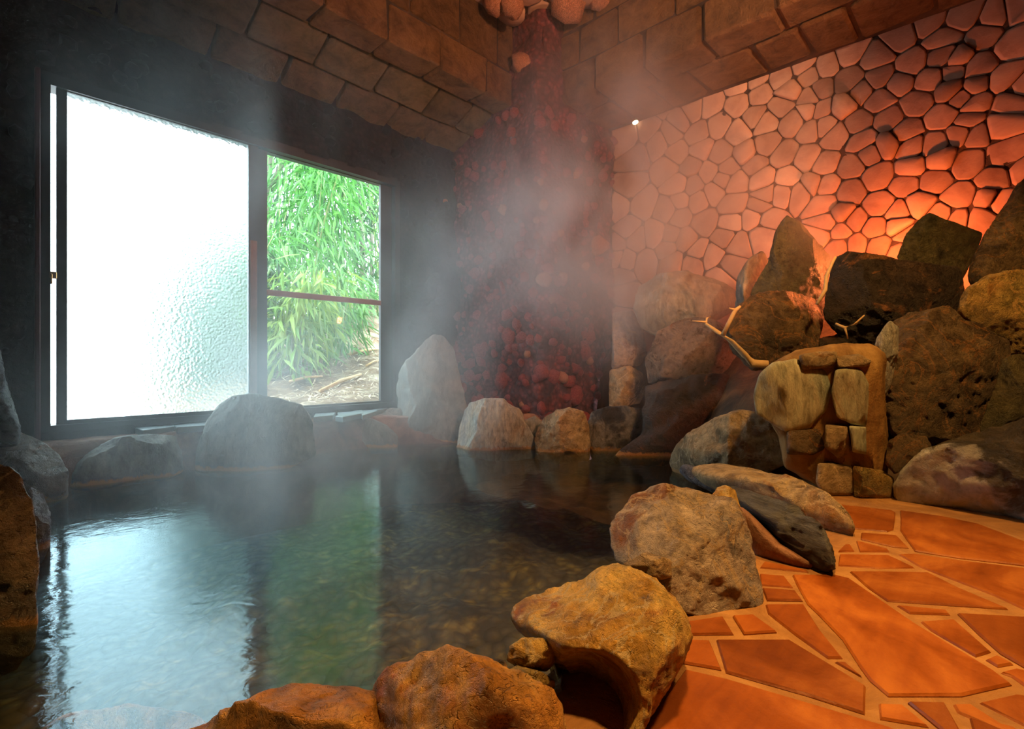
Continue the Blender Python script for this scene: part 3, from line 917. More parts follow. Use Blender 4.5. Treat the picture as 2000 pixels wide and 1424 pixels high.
clear = wpart('sash', [(cx0 - 0.03, cx1, YW + 0.03, YW + 0.06, Z0 + 0.02, Z1 - 0.03), (cx2, cx3, YW + 0.03, YW + 0.06, Z0 + 0.02, Z1 - 0.03), (cx1, cx2, YW + 0.03, YW + 0.06, gz1, Z1 - 0.03), (cx1, cx2, YW + 0.03, YW + 0.06, Z0 + 0.02, gz0 - 0.01)], M['frame'], win)
clear['label'] = 'sliding sash with clear glass and a crossbar'
bmg = bmesh.new(); vs = [bmg.verts.new(p) for p in ((cx1 - 0.01, YW + 0.045, gz0 - 0.01), (cx2 + 0.01, YW + 0.045, gz0 - 0.01), (cx2 + 0.01, YW + 0.045, gz1 + 0.01), (cx1 - 0.01, YW + 0.045, gz1 + 0.01))]
bmg.faces.new(vs)
pane = link('glass_pane', bm_mesh('glass_pane', bmg), M['glass'], smooth=False)
pane.parent = clear; pane.matrix_parent_inverse = Matrix.Identity(4)
zc_ = wz(640, 581)
cb = link('crossbar', block_mesh('crossbar', cx1 - 0.005, cx2 + 0.005, YW + 0.025, YW + 0.06, zc_ - 0.022, zc_ + 0.022, 0.004, 0), M['rustframe'], smooth=False)
cb.parent = clear; cb.matrix_parent_inverse = Matrix.Identity(4)
rs = link('rust_stained_strip', block_mesh('rust_stained_strip', sx2 + 0.012, sx3 - 0.006, YW - 0.012, YW + 0.0, wz(494, 780), wz(494, 470), 0.003, 0), M['rustframe'], smooth=False)
rs.parent = frost; rs.matrix_parent_inverse = Matrix.Identity(4)
lz = wz(102, 540)
bm = bmesh.new(); box_bm(bm, wx(96), wx(110), YW - 0.035, YW - 0.005, lz - 0.015, lz + 0.025); box_bm(bm, wx(97), wx(101), YW - 0.05, YW - 0.03, lz - 0.05, lz + 0.01)
bmesh.ops.bevel(bm, geom=list(bm.edges), offset=0.003, segments=1, affect='EDGES')
lt = link('latch', bm_mesh('latch', bm), M['brass'], smooth=False, label='small brass latch')
lt.parent = win; lt.matrix_parent_inverse = Matrix.Translation(win.location).inverted()

link('trim_1', block_mesh('trim_1', wx(66), wx(78) - 0.002, YW - 0.06, YW + 0.02, Z0 - 0.05, Z1 + 0.02, 0.006, 0.003), flat_mat('dark_red_edging', (84, 44, 46), 0.7, nb=0.3), smooth=False, kind='structure')

# ------------------------------------------------------------------ boulders
_ico = {}
def ico(sub):
    if sub not in _ico:
        bm = bmesh.new()
        bmesh.ops.create_icosphere(bm, subdivisions=sub, radius=1.0)
        bm.verts.ensure_lookup_table()
        v = np.array([tuple(q.co) for q in bm.verts])
        f = [tuple(q.index for q in fc.verts) for fc in bm.faces]
        bm.free()
        _ico[sub] = (v, f)
    return _ico[sub]

def radial(poly, c, ang):
    """distance from c to the outline along each angle (image axes, y up)"""
    A = np.array([(p[0]-c[0], c[1]-p[1]) for p in poly], float)
    B = np.roll(A, -1, axis=0)
    d = np.stack([np.cos(ang), np.sin(ang)], 1)
    E = B - A
    den = d[:, None, 0]*E[None, :, 1] - d[:, None, 1]*E[None, :, 0]
    den = np.where(abs(den) < 1e-9, 1e-9, den)
    tt = (A[None, :, 0]*E[None, :, 1] - A[None, :, 1]*E[None, :, 0]) / den
    ss = (A[None, :, 0]*d[:, None, 1] - A[None, :, 1]*d[:, None, 0]) / den
    ok = (ss >= -1e-6) & (ss <= 1+1e-6) & (tt > 0)
    return np.where(ok, tt, 0).max(axis=1)

def boulder_mesh(name, poly, t, hd, gx=0.0, gy=0.0, p=2.4, sub=5, amp=0.045, seed=0, facets=6, strat=None, dents=()):
    v, f = ico(sub)
    rnd = random.Random(seed * 13 + 5)
    v = v.copy()
    for _ in range(facets):                                  # flat faces broken off the front and top
        n = np.array([rnd.uniform(-1, 1), rnd.uniform(-0.6, 1), rnd.uniform(-1.6, -0.3)])
        n /= np.linalg.norm(n)
        cc = rnd.uniform(0.62, 0.86)
        d = v @ n - cc
        v -= np.outer(np.where(d > 0, d * 0.93, 0), n)
    PX = np.array(poly, float)
    c = ((PX[:, 0].min()+PX[:, 0].max())/2, (PX[:, 1].min()+PX[:, 1].max())/2)
    n2 = len(poly)
    cr = PX[:, 0]*np.roll(PX[:, 1], -1) - np.roll(PX[:, 0], -1)*PX[:, 1]
    if abs(cr.sum()) > 1:
        c = (((PX[:, 0]+np.roll(PX[:, 0], -1))*cr).sum()/(3*cr.sum()), ((PX[:, 1]+np.roll(PX[:, 1], -1))*cr).sum()/(3*cr.sum()))
    x, y, w = v[:, 0], v[:, 1], v[:, 2]
    rho = np.sqrt(x*x+y*y)
    ang = np.arctan2(y, x)
    tab = np.linspace(-math.pi, math.pi, 145)
    rt = radial(poly, c, tab)
    rt = 0.25*np.roll(rt[:-1], 1)+0.5*rt[:-1]+0.25*np.roll(rt[:-1], -1)
    rt = np.append(rt, rt[0])
    R = np.interp(ang, tab, rt)
    wn = np.clip(abs(w), 0, 1)
    full = np.sqrt(np.maximum(1-wn*wn, 1e-9))
    rr = (1-wn**p)**(1/p) * np.minimum(rho/full, 1.05)
    px = c[0] + R*rr*np.cos(ang)
    py = c[1] - R*rr*np.sin(ang)
    tp = t + gx*(px-c[0])/100.0 + gy*(c[1]-py)/100.0
    pts = CAM[None, :] + (FWD[None, :] + np.outer((px-HX)/FPX, RGT) + np.outer((HY-py)/FPX, UPV))*tp[:, None]
    rd = ray(*c); rd = rd/np.linalg.norm(rd)
    pts = pts + np.outer(w*hd, rd)
    ctr = P(c[0], c[1], t)
    size = float(np.mean(rt))*t/FPX
    so = Vector((seed*3.7, seed*1.9, seed*5.3))
    rel = pts - ctr
    out = np.empty_like(rel)
    k1, k2, k3 = 0.9/size, 2.4/size, 7.0/size
    for i in range(len(rel)):
        q = Vector(rel[i])
        a = noise.noise(q*k1+so)
        b = noise.noise(q*k2+so)
        b = 0.5-abs(b)*1.6
        cN = noise.fractal(q*k3+so, 0.8, 2.1, 4)
        dsp = a*1.2 + b*0.8 + cN*0.6
        if strat is not None:
            s = q.dot(strat[0])*strat[1]/size
            dsp += strat[2]*(0.5-abs(noise.noise(Vector((s, q.x*1.2/size, q.y*1.2/size))+so))*2)
        L = q.length or 1.0
        out[i] = rel[i] + rel[i]/L*dsp*amp*size
    for (dx, dy, dr, dep) in dents:
        fade = np.clip(1-((px-dx)**2+(py-dy)**2)/(dr*dr), 0, 1)
        out += np.outer(np.where(w < 0, fade, 0)*dep, rd)
    return mesh(name, out, f), Vector(ctr)

STONE_N = [0]
def boulder(label, poly, t, hd, mat, parent=None, name='boulder', category='boulder', **kw):
    STONE_N[0] += 1
    me, c = boulder_mesh(name, poly, t, hd, seed=STONE_N[0], **kw)
    if parent is None:
        return link(name, me, M[mat], loc=c, label=label, category=category)
    o = link(name, me, M[mat], loc=c - parent.location)
    o.parent = parent
    if label: o['label'] = label
    return o

V = Vector
# --- near edge of the pool
boulder('low rust-orange boulder at the near pool edge, left of the larger rust boulder', [(330,1440),(430,1386),(520,1352),(590,1337),(640,1345),(690,1347),(740,1360),(760,1440),(760,1700),(500,1800),(250,1740),(240,1520)], 0.86, 0.2, 'rust', sub=6, amp=0.04)
boulder('big rust-orange boulder at the bottom, in front of the small knobbly ochre stone', [(700,1385),(722,1330),(752,1296),(800,1281),(870,1268),(903,1282),(960,1302),(1030,1338),(1075,1362),(1098,1410),(1105,1520),(1080,1700),(900,1780),(740,1740),(660,1560),(668,1440)], 0.83, 0.22, 'rust', sub=6, amp=0.05)
boulder('ochre boulder with rust blotches and a dark hollow beside the flagstones', [(978,1200),(1004,1168),(1060,1150),(1108,1137),(1140,1140),(1166,1119),(1200,1111),(1238,1120),(1285,1152),(1322,1186),(1343,1215),(1344,1260),(1325,1305),(1292,1356),(1254,1424),(1215,1500),(1140,1520),(1082,1450),(1060,1350),(1050,1270),(1010,1240)], 0.96, 0.19, 'ochre', sub=6, amp=0.055, gy=0.06, dents=((1145,1365,95,0.22),))
boulder('small knobbly ochre stone wedged between the two largest orange boulders', [(990,1290),(996,1262),(1020,1246),(1060,1246),(1085,1262),(1086,1295),(1066,1312),(1020,1308)], 0.93, 0.06, 'ochre', amp=0.06)
boulder('yellow mortar-coated stone low behind the big rust boulder', [(975,1318),(1010,1300),(1055,1312),(1085,1330),(1080,1370),(1030,1390),(985,1360)], 0.90, 0.07, 'gold', amp=0.05)
boulder('grey-brown boulder with a blue-grey left flank beside the flagstones', [(1194,1035),(1206,1002),(1240,966),(1290,948),(1338,958),(1390,970),(1428,978),(1446,1000),(1456,1035),(1466,1085),(1480,1140),(1489,1186),(1440,1200),(1380,1205),(1330,1190),(1290,1150),(1240,1110),(1212,1100),(1200,1070)], 1.40, 0.22, 'greybrown', sub=6, amp=0.05, gy=0.09, p=2.8)
boulder('small rusty pointed stone at the back of the grey-brown boulder', [(1385,975),(1402,952),(1418,949),(1436,958),(1446,990),(1452,1040),(1420,1060),(1395,1020)], 1.58, 0.08, 'ochre', amp=0.06)
boulder('flat tan wedge of stone at the foot of the grey-brown boulder', [(1213,1104),(1262,1078),(1310,1094),(1312,1128),(1290,1132),(1245,1120)], 1.22, 0.08, 'tan', amp=0.03, p=4, facets=3)
boulder('dark sunken rock under the water beside the ochre boulder', [(880,1320),(930,1285),(985,1290),(1000,1330),(960,1370),(900,1360)], 1.16, 0.12, 'dark', amp=0.05)
boulder('long tan boulder lying between pool and flagstones', [(1342,912),(1400,902),(1470,912),(1550,933),(1615,962),(1652,1000),(1667,1036),(1645,1052),(1600,1066),(1550,1030),(1480,985),(1420,965),(1370,945)], 2.12, 0.26, 'tan', sub=6, amp=0.045, gx=-0.22, p=2.8)
boulder('black and grey striated slate leaning on the long tan boulder', [(1392,950),(1430,950),(1490,964),(1552,992),(1602,1026),(1622,1070),(1630,1106),(1604,1120),(1560,1106),(1505,1066),(1465,1018),(1425,978)], 1.63, 0.12, 'slate', sub=6, amp=0.05, gx=-0.17, p=3.5, strat=(V((0.35, -0.25, 0.9)).normalized(), 6.0, 2.2))
boulder('dark wet block at the pool end of the striated slate', [(1335,905),(1385,920),(1450,950),(1470,985),(1440,1000),(1400,965),(1345,940),(1325,920)], 2.55, 0.14, 'blue', amp=0.05, gx=-0.3)
boulder('rounded tan boulder below the stone spout pillar, its pool end wet and dark', [(1306,900),(1314,876),(1345,848),(1400,818),(1440,805),(1480,808),(1516,830),(1530,868),(1538,905),(1500,925),(1440,935),(1380,925),(1330,940),(1308,918)], 2.95, 0.28, 'tan', sub=6, amp=0.045, gx=-0.2)

me, c_ = boulder_mesh('mortar_fillet', [(1445,985),(1475,1012),(1525,1062),(1605,1108),(1575,1120),(1490,1100),(1470,1090),(1440,1030)], 1.62, 0.10, seed=90, gx=-0.12, amp=0.02, sub=5, facets=0)
link('mortar_fillet', me, M['ledge'], loc=c_, kind='structure')

# --- the mortared stone pillar with the spout
sp = empty('stone_pillar', P(1640, 975, 2.25), label='mortared masonry pillar of green-grey stones beside the rock pile', category='pillar')
boulder(None, [(1612+(qx-1612)*0.90, 835+(qy-835)*0.89) for qx, qy in [(1482,790),(1488,725),(1512,698),(1560,676),(1640,664),(1712,664),(1736,686),(1734,800),(1735,900),(1742,990),(1640,990),(1590,950),(1530,915),(1520,850)]], 2.62, 0.36, 'mortar', sp, 'mortar_core', sub=6, amp=0.03, p=8, facets=0, gx=-0.05)
for k, (poly, m, tt) in enumerate([
    ([(1477,772),(1488,735),(1513,713),(1557,706),(1564,722),(1606,724),(1620,761),(1610,797),(1575,834),(1535,838),(1507,822),(1484,806)], 'green', 2.345),
    ([(1634,727),(1659,720),(1682,727),(1693,752),(1690,830),(1665,825),(1637,811),(1627,766)], 'green', 2.29),
    ([(1564,694),(1597,688),(1631,688),(1634,702),(1620,717),(1569,721)], 'tan', 2.33),
    ([(1637,697),(1676,692),(1700,705),(1690,716),(1640,717)], 'tan', 2.29),
    ([(1614,832),(1653,834),(1662,881),(1637,893),(1612,872)], 'tan', 2.30),
    ([(1660,834),(1690,836),(1691,886),(1666,881)], 'green', 2.275),
    ([(1540,842),(1600,840),(1608,876),(1585,888),(1540,886)], 'brown', 2.345),
    ([(1600,908),(1664,908),(1665,966),(1608,968),(1596,940)], 'tan', 2.305),
    ([(1670,912),(1721,921),(1742,934),(1738,974),(1672,970)], 'gold', 2.265)]):
    ccx = sum(q[0] for q in poly)/len(poly); ccy = sum(q[1] for q in poly)/len(poly)
    poly = [(ccx+(q[0]-ccx)*1.10, ccy+(q[1]-ccy)*1.08) for q in poly]
    boulder(None, poly, tt, 0.05, m, sp, 'stone', amp=0.03, p=4, facets=1, sub=4)

# --- rock pile on the right
boulder('dark grotto rock face behind the wet tan boulder', [(1258,750),(1320,738),(1400,734),(1470,738),(1495,790),(1500,850),(1440,870),(1340,880),(1300,910),(1200,905),(1200,885),(1255,850)], 3.9, 0.25, 'dark', sub=6, amp=0.05, p=3.5)
boulder('dark mottled stone at the waterline below the cobble wall', [(1148,830),(1155,806),(1185,796),(1255,796),(1268,830),(1258,880),(1210,905),(1160,900),(1148,870)], 4.1, 0.18, 'mottled', amp=0.05, p=3.2)
boulder('squarish tan stone right of the red pillar above the waterline', [(1190,722),(1230,715),(1255,728),(1262,765),(1250,788),(1190,798)], 4.45, 0.15, 'tan', amp=0.03, p=4)
boulder('grey-brown upright stone right of the red pillar, under the cobbles', [(1198,612),(1235,607),(1256,640),(1262,690),(1250,714),(1195,720)], 4.55, 0.15, 'greybrown', amp=0.04, p=3)
boulder('large smooth grey boulder below the steamy cobbles', [(1238,602),(1250,560),(1290,535),(1340,529),(1400,545),(1446,572),(1452,592),(1410,622),(1350,650),(1290,660),(1252,640)], 4.2, 0.22, 'grey', sub=6, amp=0.035)
boulder('flat purplish-brown boulder behind the forked dead branch', [(1258,700),(1285,645),(1340,620),(1395,628),(1434,650),(1455,690),(1480,745),(1400,752),(1320,750),(1265,750)], 4.05, 0.25, 'wet', sub=6, amp=0.035, p=2.8)
boulder('weathered brown boulder right of the forked dead branch', [(1418,650),(1440,600),(1482,572),(1542,568),(1595,578),(1610,620),(1602,665),(1610,700),(1530,715),(1470,725),(1430,690)], 2.98, 0.18, 'brown', sub=6, amp=0.045)
boulder('tall pointed grey-brown rock standing against the cobbles', [(1535,420),(1560,430),(1590,464),(1624,500),(1632,545),(1622,600),(1600,640),(1540,630),(1490,600),(1468,572),(1498,520),(1514,452)], 3.22, 0.14, 'olive', sub=6, amp=0.04, p=2.8)
boulder('small grey stone beside the foot of the tall pointed rock', [(1440,540),(1462,505),(1490,490),(1505,520),(1506,600),(1496,690),(1440,690),(1432,600)], 3.6, 0.16, 'grey', amp=0.04)
boulder('wide dark reddish-brown boulder below the brightest cobbles', [(1612,560),(1632,500),(1662,492),(1750,508),(1802,514),(1872,522),(1884,560),(1874,612),(1840,650),(1780,660),(1720,680),(1690,690),(1640,660),(1608,620)], 2.93, 0.22, 'dark', sub=6, amp=0.045, p=3.2)
boulder('olive trapezoid rock against the reddest cobbles', [(1752,505),(1770,460),(1800,424),(1816,416),(1880,440),(1920,456),(1902,500),(1880,545),(1800,545)], 3.0, 0.11, 'olive', amp=0.03, p=4, sub=6)
boulder('steep brown rock rising at the upper right corner of the pile', [(2060,310),(2010,338),(1985,362),(1950,420),(1920,470),(1896,520),(1888,552),(1930,580),(2000,585),(2090,560),(2090,400)], 2.85, 0.2, 'brown', sub=6, amp=0.045, p=3)
boulder('golden rounded boulder under the steep brown rock', [(1868,615),(1884,565),(1925,541),(1980,530),(2045,532),(2090,600),(2080,700),(2000,720),(1950,700),(1900,665)], 2.65, 0.26, 'gold', sub=6, amp=0.045)
boulder('big cracked brown boulder right of the masonry pillar', [(1700,680),(1740,627),(1790,610),(1850,602),(1910,632),(1962,670),(1970,720),(1950,790),(1935,850),(1870,885),(1800,870),(1742,850),(1722,760)], 2.58, 0.26, 'brown', sub=6, amp=0.06, facets=9)
boulder('pale pointed stone propped on the cracked brown boulder', [(1700,716),(1712,660),(1738,625),(1756,642),(1752,700),(1738,760),(1722,780),(1705,750)], 2.38, 0.06, 'white', amp=0.06)
boulder('dark olive upright rock with an orange edge at the right margin', [(1986,690),(1960,704),(1938,770),(1916,834),(1926,870),(2000,850),(2090,830),(2090,690)], 2.32, 0.16, 'olive', sub=6, amp=0.04, p=3.5)
boulder('small brown stone in orange mortar right of the pillar foot', [(1734,862),(1760,846),(1812,850),(1822,874),(1792,900),(1748,926),(1730,905)], 2.26, 0.09, 'brown', amp=0.04, p=3)
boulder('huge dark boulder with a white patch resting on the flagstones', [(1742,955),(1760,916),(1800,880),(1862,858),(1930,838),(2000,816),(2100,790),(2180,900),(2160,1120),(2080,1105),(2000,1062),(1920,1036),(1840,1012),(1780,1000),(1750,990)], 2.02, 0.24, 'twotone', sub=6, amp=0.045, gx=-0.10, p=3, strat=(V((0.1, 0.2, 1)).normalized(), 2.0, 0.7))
boulder('small dark stone wedged above the cracked brown boulder', [(1600,660),(1640,650),(1690,680),(1700,710),(1650,725),(1605,715)], 2.95, 0.12, 'dark', amp=0.05)

# --- far edge of the pool
boulder('rounded grey boulder in front of the window centre', [(378,925),(384,875),(404,822),(428,790),(455,774),(490,768),(540,778),(590,790),(606,815),(613,850),(618,890),(560,915),(500,925),(440,930)], 3.36, 0.22, 'grey', sub=6, amp=0.03, p=2.8)
boulder('low grey rock below the frosted pane left of the rounded boulder', [(130,960),(150,906),(182,880),(222,856),(280,848),(340,852),(354,878),(358,920),(330,935),(250,948),(180,960)], 3.03, 0.14, 'grey', amp=0.035, gx=0.12, p=3, sub=6)
boulder('low rounded stone below the clear pane', [(618,890),(640,846),(680,823),(720,816),(755,830),(778,852),(775,885),(700,888),(640,895)], 4.2, 0.14, 'grey', amp=0.035, p=3)
boulder('small pinkish stone beside the tall pale rock, under the window corner', [(735,850),(742,812),(758,797),(782,797),(792,822),(790,880),(745,885)], 4.42, 0.1, 'wet', amp=0.04)
boulder('tall pale standing rock right of the window', [(778,880),(776,800),(772,758),(786,715),(810,690),(830,666),(846,652),(866,656),(886,682),(896,722),(906,770),(914,805),(912,890),(840,892)], 4.42, 0.2, 'grey', sub=6, amp=0.035, p=2.8)
boulder('whitish block at the waterline in front of the red pillar', [(890,890),(896,830),(905,800),(916,786),(950,778),(984,778),(996,790),(1016,800),(1022,822),(1040,850),(1050,895),(1000,900),(940,897)], 4.08, 0.17, 'white', sub=6, amp=0.035, p=3.4)
boulder('small smooth grey pebble stone between whitish block and tan stone', [(1022,822),(1045,812),(1062,826),(1056,850),(1034,856)], 4.2, 0.07, 'grey', amp=0.03)
boulder('lumpy tan stone at the waterline at the foot of the red pillar', [(1046,895),(1046,850),(1060,816),(1088,800),(1112,797),(1140,805),(1148,830),(1152,870),(1150,900),(1090,905)], 3.98, 0.14, 'tan', amp=0.05, sub=6)

# --- left edge
boulder('wet blue-grey rock at the upper left margin', [(-90,640),(-20,655),(2,690),(12,742),(28,792),(42,838),(36,870),(-90,880)], 2.5, 0.18, 'blue', amp=0.04, sub=6)
boulder('large grey rock at the left below the window corner', [(-90,840),(0,830),(45,848),(80,864),(112,886),(131,922),(130,970),(100,990),(40,1000),(-90,1010)], 2.6, 0.2, 'wet', amp=0.035, sub=6)
boulder('knobbly purple-grey rock at the left waterline', [(44,975),(60,950),(86,964),(99,1002),(98,1065),(82,1100),(58,1105),(42,1040)], 1.92, 0.11, 'blue', amp=0.06, sub=6)
boulder('big wet brown rock at the left margin with an orange waterline', [(-160,880),(0,905),(40,930),(56,990),(63,1060),(69,1120),(67,1200),(66,1260),(30,1300),(-40,1350),(-200,1380),(-240,1100)], 1.42, 0.24, 'wet', sub=6, amp=0.045, p=3)
boulder('sunken rust-stained rock under water at the bottom left', [(60,1440),(140,1392),(260,1372),(370,1392),(430,1430),(420,1560),(240,1620),(70,1560)], 1.08, 0.14, 'rust', amp=0.05)

# --- dead branches
br = empty('dead_branch', P(1470, 712, 3.15), label='forked pale dead branch lying across the boulders', category='branch')
def branch_part(name, pts, rad, parent):
    q = [Vector(P(x, y, t)) - parent.location for x, y, t in pts]
    o = link(name, tube(name, q, rad), M['wood'])
    o.parent = parent
    return o
branch_part('stem', [(1500,712,2.76),(1470,710,2.78),(1455,694,2.79),(1430,668,2.80),(1404,650,2.84),(1378,632,2.88)], [0.022,0.024,0.018,0.014,0.012,0.008], br)
branch_part('fork', [(1412,654,2.82),(1426,626,2.82),(1436,606,2.82),(1446,598,2.82)], [0.013,0.012,0.012,0.006], br)
branch_part('twig', [(1436,606,2.82),(1424,602,2.82)], [0.010,0.004], br)
branch_part('twig', [(1379,632,2.88),(1380,622,2.9),(1388,618,2.9)], [0.007,0.006,0.003], br)
branch_part('twig', [(1379,629,2.88),(1352,627,2.9)], [0.006,0.003], br)
b2 = empty('dead_stick', P(1600, 592, 3.2), label='thin pale stick leaning against the dark reddish-brown boulder', category='stick')
branch_part('stem', [(1596,594,2.78),(1612,566,2.80),(1614,540,2.82),(1626,512,2.84),(1632,502,2.85)], [0.010,0.011,0.010,0.009,0.007], b2)
b3 = empty('dead_stick', P(1650, 638, 2.75), label='short forked stick in the gap above the masonry pillar', category='stick')
branch_part('stem', [(1632,632,2.75),(1650,640,2.72),(1672,632,2.72),(1688,616,2.74)], [0.006,0.008,0.007,0.004], b3)
branch_part('twig', [(1650,640,2.72),(1656,662,2.72)], [0.006,0.003], b3)

# --- small lamp at the head of the cobble wall
lp = onX(1241, 239, 4.44)
lamp = empty('wall_lamp', lp, label='tiny glowing lamp under the beam at the top of the cobble wall', category='lamp')
tb = NT('lamp_glow'); em = tb.n('ShaderNodeEmission', {'Color': (1.0, 0.85, 0.55, 1), 'Strength': 6.0}); tb.t.links.new(em.outputs[0], tb.out.inputs['Surface'])
bm = bmesh.new(); bmesh.ops.create_uvsphere(bm, u_segments=12, v_segments=8, radius=0.02)
for q in bm.verts: q.co.y *= 1.6
o = link('bulb', bm_mesh('bulb', bm), tb.m, lamp)
bm = bmesh.new(); bmesh.ops.create_cone(bm, cap_ends=True, segments=12, radius1=0.03, radius2=0.022, depth=0.03)
o = link('socket', bm_mesh('socket', bm), M['brass'], lamp, loc=(0.01, 0, 0.028))

# ------------------------------------------------------------------ outside the window
def gz(x, y):
    s = max(0.0, y - YW - 0.15)
    side = max(0.0, min(1.0, (x - 0.25 * y) / (0.35 * y)))
    return 0.18 + s * (0.05 + 0.26 * side) - max(0, 0.22 * y - x) * 0.9 + 0.10 * nz(x, y, 0, 0.9)
link('garden_ground', grid_mesh('garden_ground', lambda u, v: (-3 + u * 11, YW + 0.16 + v * 8, gz(-3 + u * 11, YW + 0.16 + v * 8)), 90, 70), M['ground'], kind='structure')

def blade(L, w, droop):
    vs = [(0, 0, 0), (w * 0.5, L * 0.25, -droop * 0.05), (w, L * 0.45, -droop * 0.2), (0, L, -droop), (-w, L * 0.45, -droop * 0.2), (-w * 0.5, L * 0.25, -droop * 0.05), (0, L * 0.45, -droop * 0.2 + w * 0.25)]
    fs = [(0, 1, 6), (1, 2, 6), (2, 3, 6), (3, 4, 6), (4, 5, 6), (5, 0, 6)]
    return vs, fs
LEAFV = [mesh('leaf', *blade(0.26, 0.017, 0.07)), mesh('leaf', *blade(0.20, 0.016, 0.04)), mesh('leaf', *blade(0.32, 0.018, 0.14))]
LEAFM = {}
for mk in ('leaf', 'leaf_dark', 'leaf_yellow'):
    LEAFM[mk] = []
    for l in LEAFV:
        c = l.copy(); c.materials.append(M[mk]); LEAFM[mk].append(c)

def leaf_xform(base, yaw, pitch, roll, s):
    return Matrix.Translation(base) @ Matrix.Rotation(yaw, 4, 'Z') @ Matrix.Rotation(pitch, 4, 'X') @ Matrix.Rotation(roll, 4, 'Y') @ Matrix.Scale(s, 4)

def bamboo(x, y, h, lean, mk, label, n_leaf, n_stuff, spread, culms=3, zlo=0.1):
    root = empty('bamboo', (x, y, gz(x, y) - 0.03), label=label, category='bamboo', group='bamboo outside the window')
    lines = []
    for c in range(culms):
        a = random.uniform(0, 6.28)
        d = Vector((lean[0] + random.uniform(-0.25, 0.25), lean[1] + random.uniform(-0.25, 0.25), 0))
        pts, rad = [], []
        for k in range(7):
            f = k / 6
            pts.append(Vector((math.cos(a) * 0.08, math.sin(a) * 0.08, 0)) + d * (f ** 1.8) * h * 0.5 + Vector((0, 0, h * (f - 0.14 * f * f))))
            rad.append(0.014 * (1 - 0.7 * f))
        lines.append(pts)
        o = link('culm', tube('culm', pts, rad, 6), M['culm'], root)
    def spot():
        pts = random.choice(lines)
        f = random.uniform(zlo, 1.0) * 5.99
        i = int(f); p = pts[i].lerp(pts[i + 1], f - i)
        r = spread * (0.3 + 0.7 * random.random())
        a = random.uniform(0, 6.28)
        return p + Vector((math.cos(a) * r, math.sin(a) * r, random.uniform(-0.15, 0.15))), a
    bm_v, bm_f = [], []
    for k in range(n_leaf + n_stuff):
        b, a = spot()
        mtx = leaf_xform(b, a - math.pi / 2 + random.uniform(-0.8, 0.8), random.uniform(-1.2, 0.15), random.uniform(-0.6, 0.6), random.uniform(0.8, 1.4))
        if k < n_leaf:
            o = bpy.data.objects.new('leaf', random.choice(LEAFM[mk]))
            COL.objects.link(o); o.parent = root; o.matrix_local = mtx
        else:
            src = random.choice(LEAFV)
            off = len(bm_v)
            bm_v += [mtx @ q.co for q in src.vertices]
            bm_f += [tuple(off + i for i in pl.vertices) for pl in src.polygons]
    o = link('foliage', mesh('foliage', bm_v, bm_f), M[mk], root, smooth=False)
    o['kind'] = 'stuff'
    return root

def dirpt(px, y):
    q = onY(px, 705, y); return float(q[0]), float(q[1])
PLANTS = [
 (560, 6.0, 1.5, (0.3, -0.2), 'leaf_yellow', 'short yellow-green bamboo at the left of the clear pane', 26, 700, 0.42),
 (655, 6.3, 1.3, (0.3, -0.3), 'leaf', 'low bamboo bending over the earth slope in the middle of the clear pane', 26, 500, 0.36),
 (610, 7.2, 3.6, (0.2, -0.3), 'leaf', 'tall arching bamboo seen through the upper middle of the clear pane', 26, 900, 0.5),
 (540, 7.6, 4.6, (0.3, 0.0), 'leaf', 'tall bamboo close to the centre stile of the window', 22, 1200, 0.5),
 (680, 7.8, 3.4, (-0.2, -0.2), 'leaf', 'leaning bamboo right of the middle of the clear pane', 22, 700, 0.5),
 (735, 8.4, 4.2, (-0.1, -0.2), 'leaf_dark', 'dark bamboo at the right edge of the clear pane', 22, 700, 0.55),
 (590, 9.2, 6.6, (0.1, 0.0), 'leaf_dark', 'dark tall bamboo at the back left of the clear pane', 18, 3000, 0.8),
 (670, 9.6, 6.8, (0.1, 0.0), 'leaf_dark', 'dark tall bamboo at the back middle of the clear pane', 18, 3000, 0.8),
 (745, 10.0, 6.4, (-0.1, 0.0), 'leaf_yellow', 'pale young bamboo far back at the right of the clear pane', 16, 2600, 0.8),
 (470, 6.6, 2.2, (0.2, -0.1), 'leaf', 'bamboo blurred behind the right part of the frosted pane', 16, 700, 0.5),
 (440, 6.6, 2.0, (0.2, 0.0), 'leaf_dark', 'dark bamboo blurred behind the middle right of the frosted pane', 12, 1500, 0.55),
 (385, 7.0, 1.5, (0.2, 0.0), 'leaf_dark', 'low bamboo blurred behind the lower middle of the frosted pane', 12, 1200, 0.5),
]
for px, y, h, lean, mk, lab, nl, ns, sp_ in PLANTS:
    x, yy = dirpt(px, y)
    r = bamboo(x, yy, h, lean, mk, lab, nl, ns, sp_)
    del r['group']
# tree trunks
for px, y, h, r_, lab in ((520, 8.2, 4.5, 0.10, 'pale grey tree trunk at the upper left of the clear pane'), (706, 9.0, 4.5, 0.05, 'slim tree trunk among the leaves at the right of the clear pane'), (724, 9.4, 4.5, 0.04, 'thinner tree trunk nearest the right stile of the clear pane')):
    x, yy = dirpt(px, y)
    tr = empty('tree', (x, yy, gz(x, yy) - 0.05), label=lab, category='tree')
    link('trunk', tube('trunk', [(0, 0, 0), (0.03, 0, h * 0.3), (-0.02, 0.05, h * 0.6), (0.25, 0.0, h)], [r_, r_ * 0.9, r_ * 0.8, r_ * 0.6], 9), M['bark'], tr)
    link('branch', tube('branch', [(-0.02, 0.05, h * 0.55), (0.4, 0.1, h * 0.75), (0.9, 0.1, h * 0.85)], [r_ * 0.5, r_ * 0.35, r_ * 0.15], 7), M['bark'], tr)
